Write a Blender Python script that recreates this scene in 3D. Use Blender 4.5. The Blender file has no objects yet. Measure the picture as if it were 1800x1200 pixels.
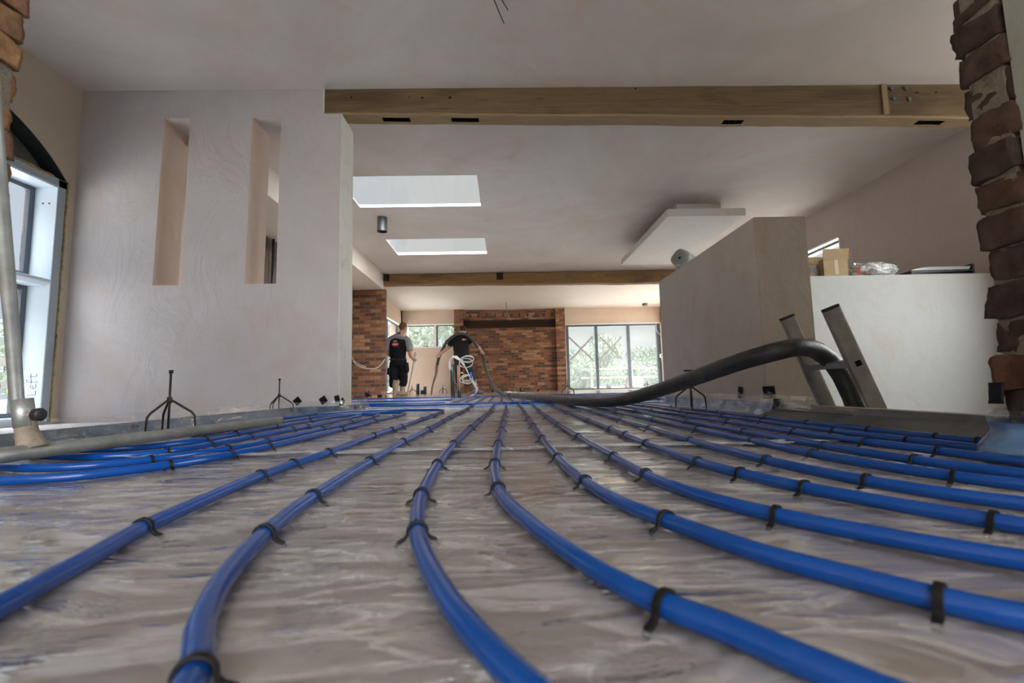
import bpy, bmesh, math, random
from mathutils import Vector, Matrix, Euler, noise
random.seed(7)
sc = bpy.context.scene
COL = sc.collection
R = math.radians
# ------------------------------------------------------------------ camera
H = 0.18
cam = bpy.data.cameras.new('camera'); co = bpy.data.objects.new('camera', cam); COL.objects.link(co)
_pi, _ya, _ro = R(5.68), R(1.12), R(-1.18)
cy, sy = math.cos(_ya), math.sin(_ya)
_f = Vector((sy*math.cos(_pi), cy*math.cos(_pi), math.sin(_pi)))
_r = Vector((cy, -sy, 0)); _u = _r.cross(_f)
_r2 = math.cos(_ro)*_r + math.sin(_ro)*_u; _u2 = -math.sin(_ro)*_r + math.cos(_ro)*_u
_m = Matrix((_r2, _u2, -_f)).transposed().to_4x4(); _m.translation = Vector((0, 0, H))
co.matrix_world = _m
cam.sensor_width = 36; cam.lens = 815/1800*36; cam.clip_start = .02; cam.clip_end = 300
cam.dof.use_dof = True; cam.dof.focus_distance = 2.3; cam.dof.aperture_fstop = 5.0
sc.camera = co
# ------------------------------------------------------------------ sky: overcast, brighter overhead, unseen glow added right and behind to light rooms
SKY_LOW, SKY_TOP, SKY_GLOW = 0.66, 15.0, 13.0
w = bpy.data.worlds.new('world'); sc.world = w; w.use_nodes = True
nt = w.node_tree; nt.nodes.clear()
def wn(t, **k):
    n = nt.nodes.new(t)
    for a, b in k.items(): setattr(n, a, b)
    return n
tc = wn('ShaderNodeTexCoord'); sp = wn('ShaderNodeSeparateXYZ'); nt.links.new(tc.outputs['Generated'], sp.inputs[0])
m1 = wn('ShaderNodeMapRange', interpolation_type='SMOOTHSTEP'); nt.links.new(sp.outputs['Z'], m1.inputs[0])
m1.inputs[1].default_value = .50; m1.inputs[2].default_value = .80; m1.inputs[3].default_value = SKY_LOW; m1.inputs[4].default_value = SKY_TOP
dt = wn('ShaderNodeVectorMath', operation='DOT_PRODUCT'); nt.links.new(tc.outputs['Generated'], dt.inputs[0])
dt.inputs[1].default_value = Vector((.80, -.45, .40)).normalized()
m2 = wn('ShaderNodeMapRange', interpolation_type='SMOOTHSTEP'); nt.links.new(dt.outputs['Value'], m2.inputs[0])
m2.inputs[1].default_value = .18; m2.inputs[2].default_value = .8; m2.inputs[3].default_value = 0; m2.inputs[4].default_value = SKY_GLOW
m3 = wn('ShaderNodeMapRange', interpolation_type='SMOOTHSTEP'); nt.links.new(sp.outputs['Z'], m3.inputs[0])
m3.inputs[1].default_value = -.02; m3.inputs[2].default_value = .06; m3.inputs[3].default_value = 0; m3.inputs[4].default_value = 1
mm = wn('ShaderNodeMath', operation='MULTIPLY'); nt.links.new(m2.outputs[0], mm.inputs[0]); nt.links.new(m3.outputs[0], mm.inputs[1])
ad = wn('ShaderNodeMath', operation='ADD'); nt.links.new(m1.outputs[0], ad.inputs[0]); nt.links.new(mm.outputs[0], ad.inputs[1])
bg = wn('ShaderNodeBackground'); bt = wn('ShaderNodeMapRange'); nt.links.new(sp.outputs['X'], bt.inputs[0]); bt.inputs[1].default_value = -.1; bt.inputs[2].default_value = -.8; bt.inputs[3].default_value = 0; bt.inputs[4].default_value = 1
bc = wn('ShaderNodeMixRGB'); nt.links.new(bt.outputs[0], bc.inputs[0]); bc.inputs[1].default_value = (1, 1, 1, 1); bc.inputs[2].default_value = (.90, 1.0, 1.22, 1); nt.links.new(bc.outputs[0], bg.inputs[0]); nt.links.new(ad.outputs[0], bg.inputs[1])
wo = wn('ShaderNodeOutputWorld'); nt.links.new(bg.outputs[0], wo.inputs[0])
vs = sc.view_settings; vs.view_transform = 'Standard'; vs.look = 'None'; vs.gamma = 1; vs.exposure = 0.0; vs.use_curve_mapping = False
cyc = sc.cycles; cyc.max_bounces = 14; cyc.diffuse_bounces = 8; cyc.glossy_bounces = 5; cyc.transparent_max_bounces = 24
cyc.sample_clamp_indirect = 6; cyc.use_denoising = True; cyc.caustics_reflective = False; cyc.caustics_refractive = False
cyc.blur_glossy = 0.5
def portal(loc, rot, sx, sy_):
    l = bpy.data.lights.new('window_portal', 'AREA'); l.shape = 'RECTANGLE'; l.size = sx; l.size_y = sy_
    l.cycles.is_portal = True
    o = bpy.data.objects.new('window_portal', l); COL.objects.link(o); o.location = loc; o.rotation_euler = rot
portal((-1.14, 5.945, 2.9), (0, 0, 0), 1.74, .99)
portal((-1.14, 8.335, 2.9), (0, 0, 0), 1.74, .97)
portal((3.65, 15.75, 1.2), (R(-90), 0, 0), 3.3, 2.3)
portal((-2.35, 15.75, 1.95), (R(-90), 0, 0), 1.6, .85)
portal((-4.05, 2.8, 1.1), (0, R(-90), 0), 2.3, 2.0)
portal((5.3, 2.5, 1.6), (0, R(90), 0), 1.9, 2.2)
portal((5.3, 7.6, 1.8), (0, R(90), 0), 1.2, 2.6)
portal((5.75, 12.9, 1.25), (0, R(90), 0), 2.3, 4.0)
portal((-3.75, 13.8, 1.1), (0, R(-90), 0), 2.4, 2.7)
portal((0, -4.3, 1.4), (R(90), 0, 0), 5.2, 2.4)

# ------------------------------------------------------------------ materials
class NT:
    def __init__(s, name):
        s.m = bpy.data.materials.new(name); s.m.use_nodes = True; s.t = s.m.node_tree; s.t.nodes.clear()
        s.out = s.t.nodes.new('ShaderNodeOutputMaterial')
        s.tc = s.t.nodes.new('ShaderNodeTexCoord')
    def n(s, typ, ins=None, **k):
        x = s.t.nodes.new('ShaderNode'+typ)
        for a, b in k.items(): setattr(x, a, b)
        for a, b in (ins or {}).items():
            if isinstance(b, bpy.types.NodeSocket): s.t.links.new(b, x.inputs[a])
            else: x.inputs[a].default_value = b
        return x
    def noise(s, scale, detail=4, rough=.55, vec=None, st=(1, 1, 1), dist=0):
        mp = s.n('Mapping', {'Vector': vec or s.tc.outputs['Object'], 'Scale': st})
        return s.n('TexNoise', {'Vector': mp.outputs[0], 'Scale': scale, 'Detail': detail, 'Roughness': rough, 'Distortion': dist}).outputs['Fac']
    def rng(s, v, a, b, c=0., d=1.):
        return s.n('MapRange', {0: v, 1: a, 2: b, 3: c, 4: d}).outputs[0]
    def mix(s, f, a, b):
        x = s.t.nodes.new('ShaderNodeMix'); x.data_type = 'RGBA'
        for i, v in ((0, f), (6, a), (7, b)):
            if isinstance(v, bpy.types.NodeSocket): s.t.links.new(v, x.inputs[i])
            else: x.inputs[i].default_value = v if i == 0 else (*v, 1) if len(v) == 3 else v
        return x.outputs[2]
    def math(s, op, a, b=0.):
        return s.n('Math', {0: a, 1: b}, operation=op).outputs[0]
    def bump(s, h, strength=.3, dist=.01, nrm=None):
        d = {'Height': h, 'Strength': strength, 'Distance': dist}
        if nrm is not None: d['Normal'] = nrm
        return s.n('Bump', d).outputs[0]
    def prin(s, col, rough=.5, metal=0, nrm=None, spec=.5, **k):
        d = {'Base Color': col if isinstance(col, bpy.types.NodeSocket) else (*col, 1), 'Roughness': rough, 'Metallic': metal, 'Specular IOR Level': spec}
        if nrm is not None: d['Normal'] = nrm
        d.update(k)
        x = s.n('BsdfPrincipled', d); s.t.links.new(x.outputs[0], s.out.inputs[0]); return s.m

def plaster(name, c1, c2, c3, sc_=1., trowel=.25):
    t = NT(name)
    a = t.rng(t.noise(.9*sc_, 5, .6, dist=.6), .35, .65)
    b = t.rng(t.noise(2.3*sc_, 6, .65, dist=1.5, st=(1, 1, .7)), .5, .72)
    c = t.mix(a, c1, c2)
    c = t.mix(t.math('MULTIPLY', b, .6), c, c3)
    f = t.noise(6*sc_, 8, .7, dist=2.)
    c = t.mix(t.rng(f, .3, .7, 0, .16), c, (c2[0]*.7, c2[1]*.66, c2[2]*.62))
    n1 = t.bump(t.noise(3.2*sc_, 7, .6, dist=1.8, st=(1, 1, .6)), trowel, .03)
    n2 = t.bump(f, trowel*.5, .01, n1)
    return t.prin(c, .62, nrm=n2, spec=.3)
M = {}
M['ceil'] = plaster('ceiling_plaster', (.53, .47, .44), (.66, .61, .585), (.58, .46, .38), .6, .16)
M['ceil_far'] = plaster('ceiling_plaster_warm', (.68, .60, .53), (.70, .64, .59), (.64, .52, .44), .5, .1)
M['wall'] = plaster('wall_plaster', (.52, .475, .475), (.61, .57, .58), (.57, .455, .395), .8, .65)
M['end'] = plaster('end_face_plaster', (.80, .80, .73), (.76, .76, .70), (.6, .55, .47), 1.2, .15)
M['left'] = plaster('side_wall_plaster', (.50, .42, .33), (.55, .47, .39), (.5, .38, .27), .8, .2)
M['block'] = plaster('half_wall_plaster', (.48, .42, .38), (.53, .48, .45), (.42, .35, .28), 1.5, .2)
M['white'] = plaster('stair_wall_plaster', (.60, .61, .60), (.58, .59, .57), (.56, .51, .43), 1.2, .15)
M['right'] = plaster('right_wall_plaster', (.52, .44, .41), (.56, .49, .46), (.50, .40, .34), .8, .15)
M['warm'] = plaster('back_wall_plaster', (.64, .49, .38), (.66, .54, .45), (.62, .42, .28), .8, .12)
M['jamb'] = plaster('jamb_plaster', (.30, .32, .28), (.34, .35, .32), (.26, .25, .2), 2, .3)
M['raft'] = plaster('raft_plaster', (.70, .67, .64), (.68, .65, .63), (.66, .58, .5), 1, .15)

def brick(name, c1, c2, c3, mort, wet=0):
    t = NT(name)
    s = t.n('SeparateXYZ', {0: t.tc.outputs['Object']})
    u = t.math('ADD', s.outputs[0], s.outputs[1])
    v = t.n('CombineXYZ', {0: u, 1: s.outputs[2], 2: 0.}).outputs[0]
    wob = t.n('TexNoise', {'Vector': v, 'Scale': 7., 'Detail': 3}).outputs['Color']
    v2 = t.n('MixRGB', {'Fac': .012, 'Color1': v, 'Color2': wob}, blend_type='LINEAR_LIGHT').outputs[0]
    br = t.n('TexBrick', {'Vector': v2, 'Color1': (0, 0, 0, 1), 'Color2': (1, 1, 1, 1), 'Mortar': (.5, .5, .5, 1), 'Scale': 1., 'Mortar Size': .009, 'Mortar Smooth': .25, 'Brick Width': .245, 'Row Height': .083, 'Bias': 0.})
    rv = t.n('RGBToBW', {0: br.outputs['Color']}).outputs[0]
    cr = t.n('ValToRGB', {0: rv}); e = cr.color_ramp.elements; cr.color_ramp.interpolation = 'LINEAR'
    e[0].position = .1; e[0].color = (*c3, 1); e[1].position = .95; e[1].color = (.42, .24, .13, 1)
    for p_, q_ in ((.3, c2), (.55, c1), (.75, (c1[0]*1.1, c1[1]*1.25, c1[2]*1.3))): n = e.new(p_); n.color = (*q_, 1)
    c = t.mix(t.rng(t.noise(1.4, 3, .6), .48, .7, 0, .45), cr.outputs[0], c3)
    c = t.mix(t.rng(t.noise(22, 5, .7), .45, .75, 0, .6), c, (c2[0]*.5, c2[1]*.5, c2[2]*.5))
    c = t.mix(br.outputs['Fac'], c, mort)
    h = t.math('SUBTRACT', t.math('MULTIPLY', t.noise(40, 5, .7), .4), br.outputs['Fac'])
    return t.prin(c, .85, nrm=t.bump(h, .8, .012), spec=.2)
M['brick'] = brick('reclaimed_brick', (.30, .115, .06), (.18, .085, .055), (.105, .058, .045), (.20, .145, .105))
def near_brick(name, ca, cb, cc):
    t = NT(name)
    g = t.n('NewGeometry').outputs['Random Per Island']
    cr = t.n('ValToRGB', {0: g}); e = cr.color_ramp.elements
    e[0].color = (*ca, 1); e[1].color = (*cb, 1); n = e.new(.5); n.color = (*cc, 1)
    c = t.mix(t.rng(t.noise(22, 6, .7), .4, .7, 0, .75), cr.outputs[0], (ca[0]*.3, ca[1]*.35, ca[2]*.45))
    c = t.mix(t.rng(t.noise(9, 4, .7), .58, .72, 0, .4), c, tuple(x*1.1 for x in cb))
    return t.prin(c, .9, nrm=t.bump(t.noise(60, 8, .75), .9, .01), spec=.15)
M['brick_r'] = near_brick('jamb_brick_red', (.19, .085, .05), (.075, .055, .045), (.115, .075, .058))
M['brick_l'] = near_brick('jamb_brick_buff', (.46, .27, .10), (.26, .13, .09), (.38, .22, .11))
def mortar():
    t = NT('mortar'); return t.prin(t.mix(t.noise(30, 4), (.13, .105, .08), (.22, .19, .15)), .95, nrm=t.bump(t.noise(70, 6), .8, .01), spec=.1)
M['mortar'] = mortar()
def wood(name, c1, c2, c3, rough=.75):
    t = NT(name)
    g = t.noise(5, 6, .65, st=(.35, 3, 6), dist=.8)
    k = t.noise(1.3, 3, .5, st=(.6, 2, 2.5), dist=1.2)
    c = t.mix(t.rng(g, .3, .7), c1, c2)
    c = t.mix(t.rng(k, .5, .72, 0, .8), c, c3)
    kn = t.n('TexVoronoi', {'Vector': t.n('Mapping', {'Vector': t.tc.outputs['Object'], 'Scale': (1.1, 3, 4.5)}).outputs[0], 'Scale': 1.6}).outputs['Distance']
    c = t.mix(t.rng(kn, .0, .09, .85, 0.), c, (c3[0]*.4, c3[1]*.4, c3[2]*.4))
    c = t.mix(t.rng(t.noise(60, 3, .5, st=(.05, 1, 1)), .62, .7, 0, .5), c, (c3[0]*.35, c3[1]*.35, c3[2]*.35))
    return t.prin(c, rough, nrm=t.bump(g, .5, .015), spec=.2)
M['beam'] = wood('old_oak', (.15, .098, .055), (.215, .145, .08), (.085, .056, .034))
M['beam_raw'] = wood('old_oak_raw_edge', (.27, .19, .11), (.30, .215, .125), (.28, .19, .11))
M['beam_far'] = wood('old_oak_far', (.24, .14, .06), (.30, .18, .08), (.14, .08, .045))
M['lintel'] = wood('dark_lintel', (.028, .014, .009), (.04, .021, .012), (.014, .008, .006))
M['plank'] = wood('raw_timber', (.42, .36, .27), (.34, .30, .24), (.24, .21, .17))
M['dark'] = NT('black_void').prin((.012, .01, .009), .9, spec=.1)  # black colour in place of the dark inside holes and slots
def simple(name, col, rough=.5, metal=0, var=0., bs=0., sc_=20, spec=.5):
    t = NT(name)
    c = col
    if var: c = t.mix(t.rng(t.noise(sc_, 5, .65), .35, .7), col, tuple(x*(1-var) for x in col))
    n = t.bump(t.noise(sc_*2.5, 5, .65), bs, .005) if bs else None
    return t.prin(c, rough, metal, n, spec)
M['pipe'] = simple('blue_pipe', (.002, .060, .30), .16, 0, .10, 0, 14, .4)
M['clip'] = simple('black_clip_plastic', (.006, .006, .007), .5, spec=.25)
M['brass'] = simple('dusty_clip_top', (.30, .22, .12), .6, 0, .3)
def dustyhose():
    t = NT('dusty_black_rubber')
    d = t.rng(t.noise(5, 6, .7, dist=1), .48, .72, 0, .55)
    d2 = t.rng(t.noise(40, 5, .7), .4, .8, 0, .35)
    c = t.mix(d, (.018, .018, .019), (.12, .12, .115)); c = t.mix(d2, c, (.06, .06, .06))
    n = t.bump(t.noise(55, 5, .7), .35, .006)
    return t.prin(c, t.rng(d, 0, .6, .38, .8), nrm=n, spec=.5)
M['hose'] = dustyhose()
M['hose2'] = simple('grey_green_hose', (.055, .06, .052), .6, 0, .4, .2, 12)
M['steel'] = simple('rusty_dark_steel', (.07, .05, .04), .5, .6, .5, .3, 60)
M['tripmud'] = simple('tripod_dark_steel', (.05, .045, .04), .55, .4, .3)
M['alu'] = simple('brushed_aluminium', (.56, .55, .53), .34, .9, .35, .12, 16)
M['alu_d'] = simple('grubby_aluminium', (.44, .40, .36), .42, .75, .4, .15, 9)
M['pole'] = simple('screed_bar_aluminium', (.40, .42, .41), .45, .6, .35, .2, 14)
M['mud'] = simple('dried_screed', (.36, .30, .23), .8, .2, .55, .5, 22)
M['plug'] = simple('black_end_cap', (.02, .02, .02), .5, 0, .5)
M['frame'] = simple('white_window_frame', (.62, .70, .78), .35)
M['frame_in'] = simple('off_white_window_liner', (.78, .77, .72), .5)
M['frame_shade'] = simple('shaded_frame_face', (.33, .38, .42), .5)
M['gframe'] = simple('anthracite_frame', (.085, .10, .125), .4)
M['foam'] = simple('expanding_foam', (.45, .33, .14), .9, 0, .6, .9, 30)
M['archdark'] = simple('dark_arch_former', (.035, .04, .043), .75, 0, .35, .2, 12)
M['archfill'] = simple('grey_arch_infill', (.12, .125, .118), .8, 0, .3, .3, 14)
M['tape'] = simple('black_tape', (.005, .005, .006), .6, 0, .2, .2, 30, .2)
M['ink'] = simple('pencil_writing', (.16, .2, .30), .8)
M['foamstrip'] = simple('pale_blue_edge_strip', (.10, .27, .55), .6, 0, .2)
M['greystrip'] = simple('grey_blue_edge_strip', (.055, .13, .24), .6, 0, .45, .3, 7)
M['brownstrip'] = simple('brown_edge_board', (.13, .105, .08), .8, 0, .5, .6, 9)
M['greyfilm'] = simple('dull_grey_film', (.13, .14, .15), .38, 0, .4, .6, 9)
M['card'] = simple('cardboard', (.47, .34, .19), .8, 0, .1)
M['card_d'] = simple('cardboard_shaded_print', (.30, .22, .15), .8, 0, .3)  # darker copy of the cardboard, shade put into its colour
M['cardtape'] = simple('parcel_tape', (.38, .25, .10), .35)
M['detector'] = simple('grey_metal_cylinder', (.14, .15, .16), .4, .6)
M['wire'] = simple('grey_wire', (.035, .045, .045), .5)
M['whitepipe'] = simple('white_plastic_pipe', (.62, .62, .60), .4, 0, .1)
M['copper'] = simple('copper_pipe', (.55, .27, .17), .45, .4, .2)
M['blacktube'] = simple('black_conduit', (.018, .022, .028), .35)
M['yellow'] = simple('yellow_tag', (.6, .42, .03), .5)
M['bluetag'] = simple('blue_tag', (.02, .10, .55), .5)
M['red'] = simple('red_tag', (.5, .04, .03), .5)
M['skin'] = simple('skin', (.55, .30, .22), .5, 0, .1)
M['hair'] = simple('short_ginger_hair', (.19, .09, .05), .8, 0, .4, .5, 80)
M['hair2'] = simple('dark_brown_hair', (.05, .03, .02), .8, 0, .4, .5, 80)
M['black_cloth'] = simple('black_cloth', (.010, .011, .016), .85, 0, .4, .6, 10, .2)
M['tshirt'] = simple('charcoal_cloth', (.020, .018, .018), .9, 0, .3, .5, 9, .2)
M['grey_cloth'] = simple('grey_cloth', (.30, .30, .31), .85, 0, .2, .4, 10, .2)
def muddy():
    t = NT('muddy_trousers'); c = t.mix(t.rng(t.noise(9, 6, .7), .5, .68), (.022, .021, .023), (.12, .11, .10)); return t.prin(c, .8, nrm=t.bump(t.noise(12, 4), .5, .02), spec=.2)
M['muddy'] = muddy()
M['boot_tan'] = simple('mud_caked_boot', (.42, .33, .24), .65, 0, .35, .3, 14)
M['boot_grey'] = simple('grey_muddy_boot', (.15, .15, .13), .6, 0, .6, .3, 14)
M['nozzle'] = simple('brown_hose_lance', (.16, .10, .065), .5, 0, .5)
M['logo_red'] = simple('red_print', (.45, .03, .03), .7)
M['logo_white'] = simple('white_print', (.55, .55, .55), .7)
M['roll'] = simple('grey_rolled_bag', (.40, .41, .36), .45, 0, .25, .5, 9)
def insul():
    t = NT('insulation_board')
    c = t.mix(t.rng(t.noise(1.4, 4, .6, st=(1, .6, 1)), .35, .65), (.66, .625, .595), (.73, .70, .67))
    c = t.mix(t.rng(t.noise(7, 6, .65, dist=1.5, st=(.35, 1.2, 1)), .52, .7, 0, .5), c, (.50, .43, .385))
    # red chalk marks and grid
    s = t.n('SeparateXYZ', {0: t.tc.outputs['Object']})
    wob = t.math('MULTIPLY', t.noise(6, 2), .012)
    for ax, per in ((0, .30), (1, .62)):
        a = t.math('ADD', s.outputs[ax], wob)
        f = t.math('ABSOLUTE', t.math('SUBTRACT', t.math('FRACT', t.math('MULTIPLY', a, 1/per)), .5))
        l = t.rng(f, .0, .012, 1., 0.)
        l = t.math('MULTIPLY', l, t.rng(t.noise(5, 4, .6), .45, .6, 0, .45))
        c = t.mix(l, c, (.35, .10, .09))
    c = t.mix(t.math('MULTIPLY', t.rng(t.noise(11, 5, .7, st=(1, 1, 1)), .60, .68, 0, .55), t.rng(t.noise(1.7, 2), .5, .62)), c, (.30, .13, .11))
    return t.prin(c, .7, spec=.2)
M['insul'] = insul()
M['concrete'] = simple('concrete', (.35, .33, .30), .9, 0, .2, .4, 8)
def film(name, haze=.12, st=(1.6, 7, 4), hz=(.8, .8, .78), bs=1., gl=.06, big=1., dist=.03, fl=.02, fmax=.88):
    t = NT(name)
    v = t.tc.outputs['Object']
    n1 = t.noise(1.3*big, 3, .5, vec=v, st=st, dist=1.2)
    n2 = t.noise(3.2*big, 4, .55, vec=v, st=st, dist=1.0)
    n3 = t.noise(2.3, 3, .5, vec=v, st=(1, 1, 1), dist=.5)
    rid = t.math('ABSOLUTE', t.math('SUBTRACT', n2, .5))
    msk = t.rng(n3, .38, .62, .25, 1.)
    msk = t.math('POWER', msk, 2.)
    pat = t.rng(t.noise(3.1, 3, .55, vec=v, st=(.8, 1.3, 1), dist=.8), .52, .66)
    n4 = t.math('ABSOLUTE', t.math('SUBTRACT', t.noise(9*big, 4, .6, vec=v, st=(st[0], st[1]*.7, st[2]), dist=1.2), .5))
    h = t.math('ADD', t.math('MULTIPLY', n1, .55), t.math('ADD', t.math('MULTIPLY', t.math('MULTIPLY', rid, -1.5), msk), t.math('MULTIPLY', t.math('MULTIPLY', n4, pat), -4.5)))
    nrm = t.bump(h, bs, dist)
    tr = t.n('BsdfTransparent', {0: (.97, .97, .96, 1)})
    df = t.n('BsdfDiffuse', {'Color': (*hz, 1)})
    g = t.n('BsdfGlossy', {'Color': (.97, .98, 1, 1), 'Roughness': gl, 'Normal': nrm})
    hf = t.math('ADD', t.rng(rid, .0, .07, haze*1.8, haze*.5), t.rng(n1, .5, .7, 0, haze*.5))
    a = t.n('MixShader', {0: hf, 1: tr.outputs[0], 2: df.outputs[0]})
    fr = t.n('Fresnel', {'IOR': 1.5, 'Normal': nrm}).outputs[0]
    glint_mask = t.math('MULTIPLY', t.rng(t.noise(4.5*big, 5, .6, vec=v, st=(st[0]*.8, st[1]*1.3, st[2]), dist=.6), .56, .62), t.rng(t.noise(1.6, 2, .5, vec=v), .46, .58))  # patches of extra mirror share that put glints on the film
    fr2 = t.math('MINIMUM', t.math('ADD', t.math('ADD', fr, t.math('MULTIPLY', glint_mask, .5)), fl), fmax)
    b = t.n('MixShader', {0: fr2, 1: a.outputs[0], 2: g.outputs[0]})
    t.t.links.new(b.outputs[0], t.out.inputs[0]); return t.m
M['film'] = film('clear_membrane', .19, (1.3, 5, 4), (.86, .86, .86), bs=1., gl=.05, dist=.02)
M['film_w'] = film('clear_membrane_draped', .035, (2.2, 1.4, 3.0), (.78, .82, .86), .55, .07, 1.2, .03, .02, .26)
M['film_far'] = film('clear_membrane_far', .8, (2, 4, 4), (.8, .8, .78), .35, .12, .8, .02)  # strong white haze in place of door light mirrored off the film
M['film_bag'] = film('thin_white_bag', .75, (9, 9, 9), (.85, .84, .82), .6, .25, 1.5, .01)
M['film_d'] = film('dusty_membrane_draped', .30, (6, 3, 6), (.28, .25, .22), .9, .2, 1.4)
def glass():
    t = NT('window_glass')
    tr = t.n('BsdfTransparent', {0: (.97, .985, .98, 1)}); g = t.n('BsdfGlossy', {'Roughness': .02})
    b = t.n('MixShader', {0: .06, 1: tr.outputs[0], 2: g.outputs[0]}); t.t.links.new(b.outputs[0], t.out.inputs[0]); return t.m
M['glass'] = glass()
def hazeglass():
    t = NT('hazy_window_glass')  # milky share added to wash out the view like glare
    tr = t.n('BsdfTransparent', {0: (.90, .93, .92, 1)}); g = t.n('BsdfDiffuse', {0: (.9, .93, .93, 1)}); tl = t.n('BsdfTranslucent', {0: (.95, .97, .97, 1)})
    a = t.n('MixShader', {0: .7, 1: g.outputs[0], 2: tl.outputs[0]})
    b = t.n('MixShader', {0: t.rng(t.noise(1.5, 4), .3, .7, .05, .09), 1: tr.outputs[0], 2: a.outputs[0]}); t.t.links.new(b.outputs[0], t.out.inputs[0]); return t.m
M['hazy_glass'] = hazeglass()
M['leaf'] = simple('foliage_mid', (.11, .15, .095), .6, 0, .5, 0, 3)
M['leaf2'] = simple('foliage_pale', (.15, .19, .125), .6, 0, .4, 0, 3)
M['bark'] = simple('bark', (.12, .09, .07), .9)
M['ground'] = simple('gravel_ground', (.52, .51, .48), .9, 0, .3, 0, .6)
M['rail'] = simple('weathered_fence', (.09, .085, .075), .8, 0, .3)
def screed():
    t = NT('wet_screed'); c = t.mix(t.rng(t.noise(1.2, 4, .6), .4, .62), (.34, .25, .18), (.44, .38, .32))
    return t.prin(c, .16, nrm=t.bump(t.noise(5, 3), .05, .01), spec=.5)
M['screed'] = screed()

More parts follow.
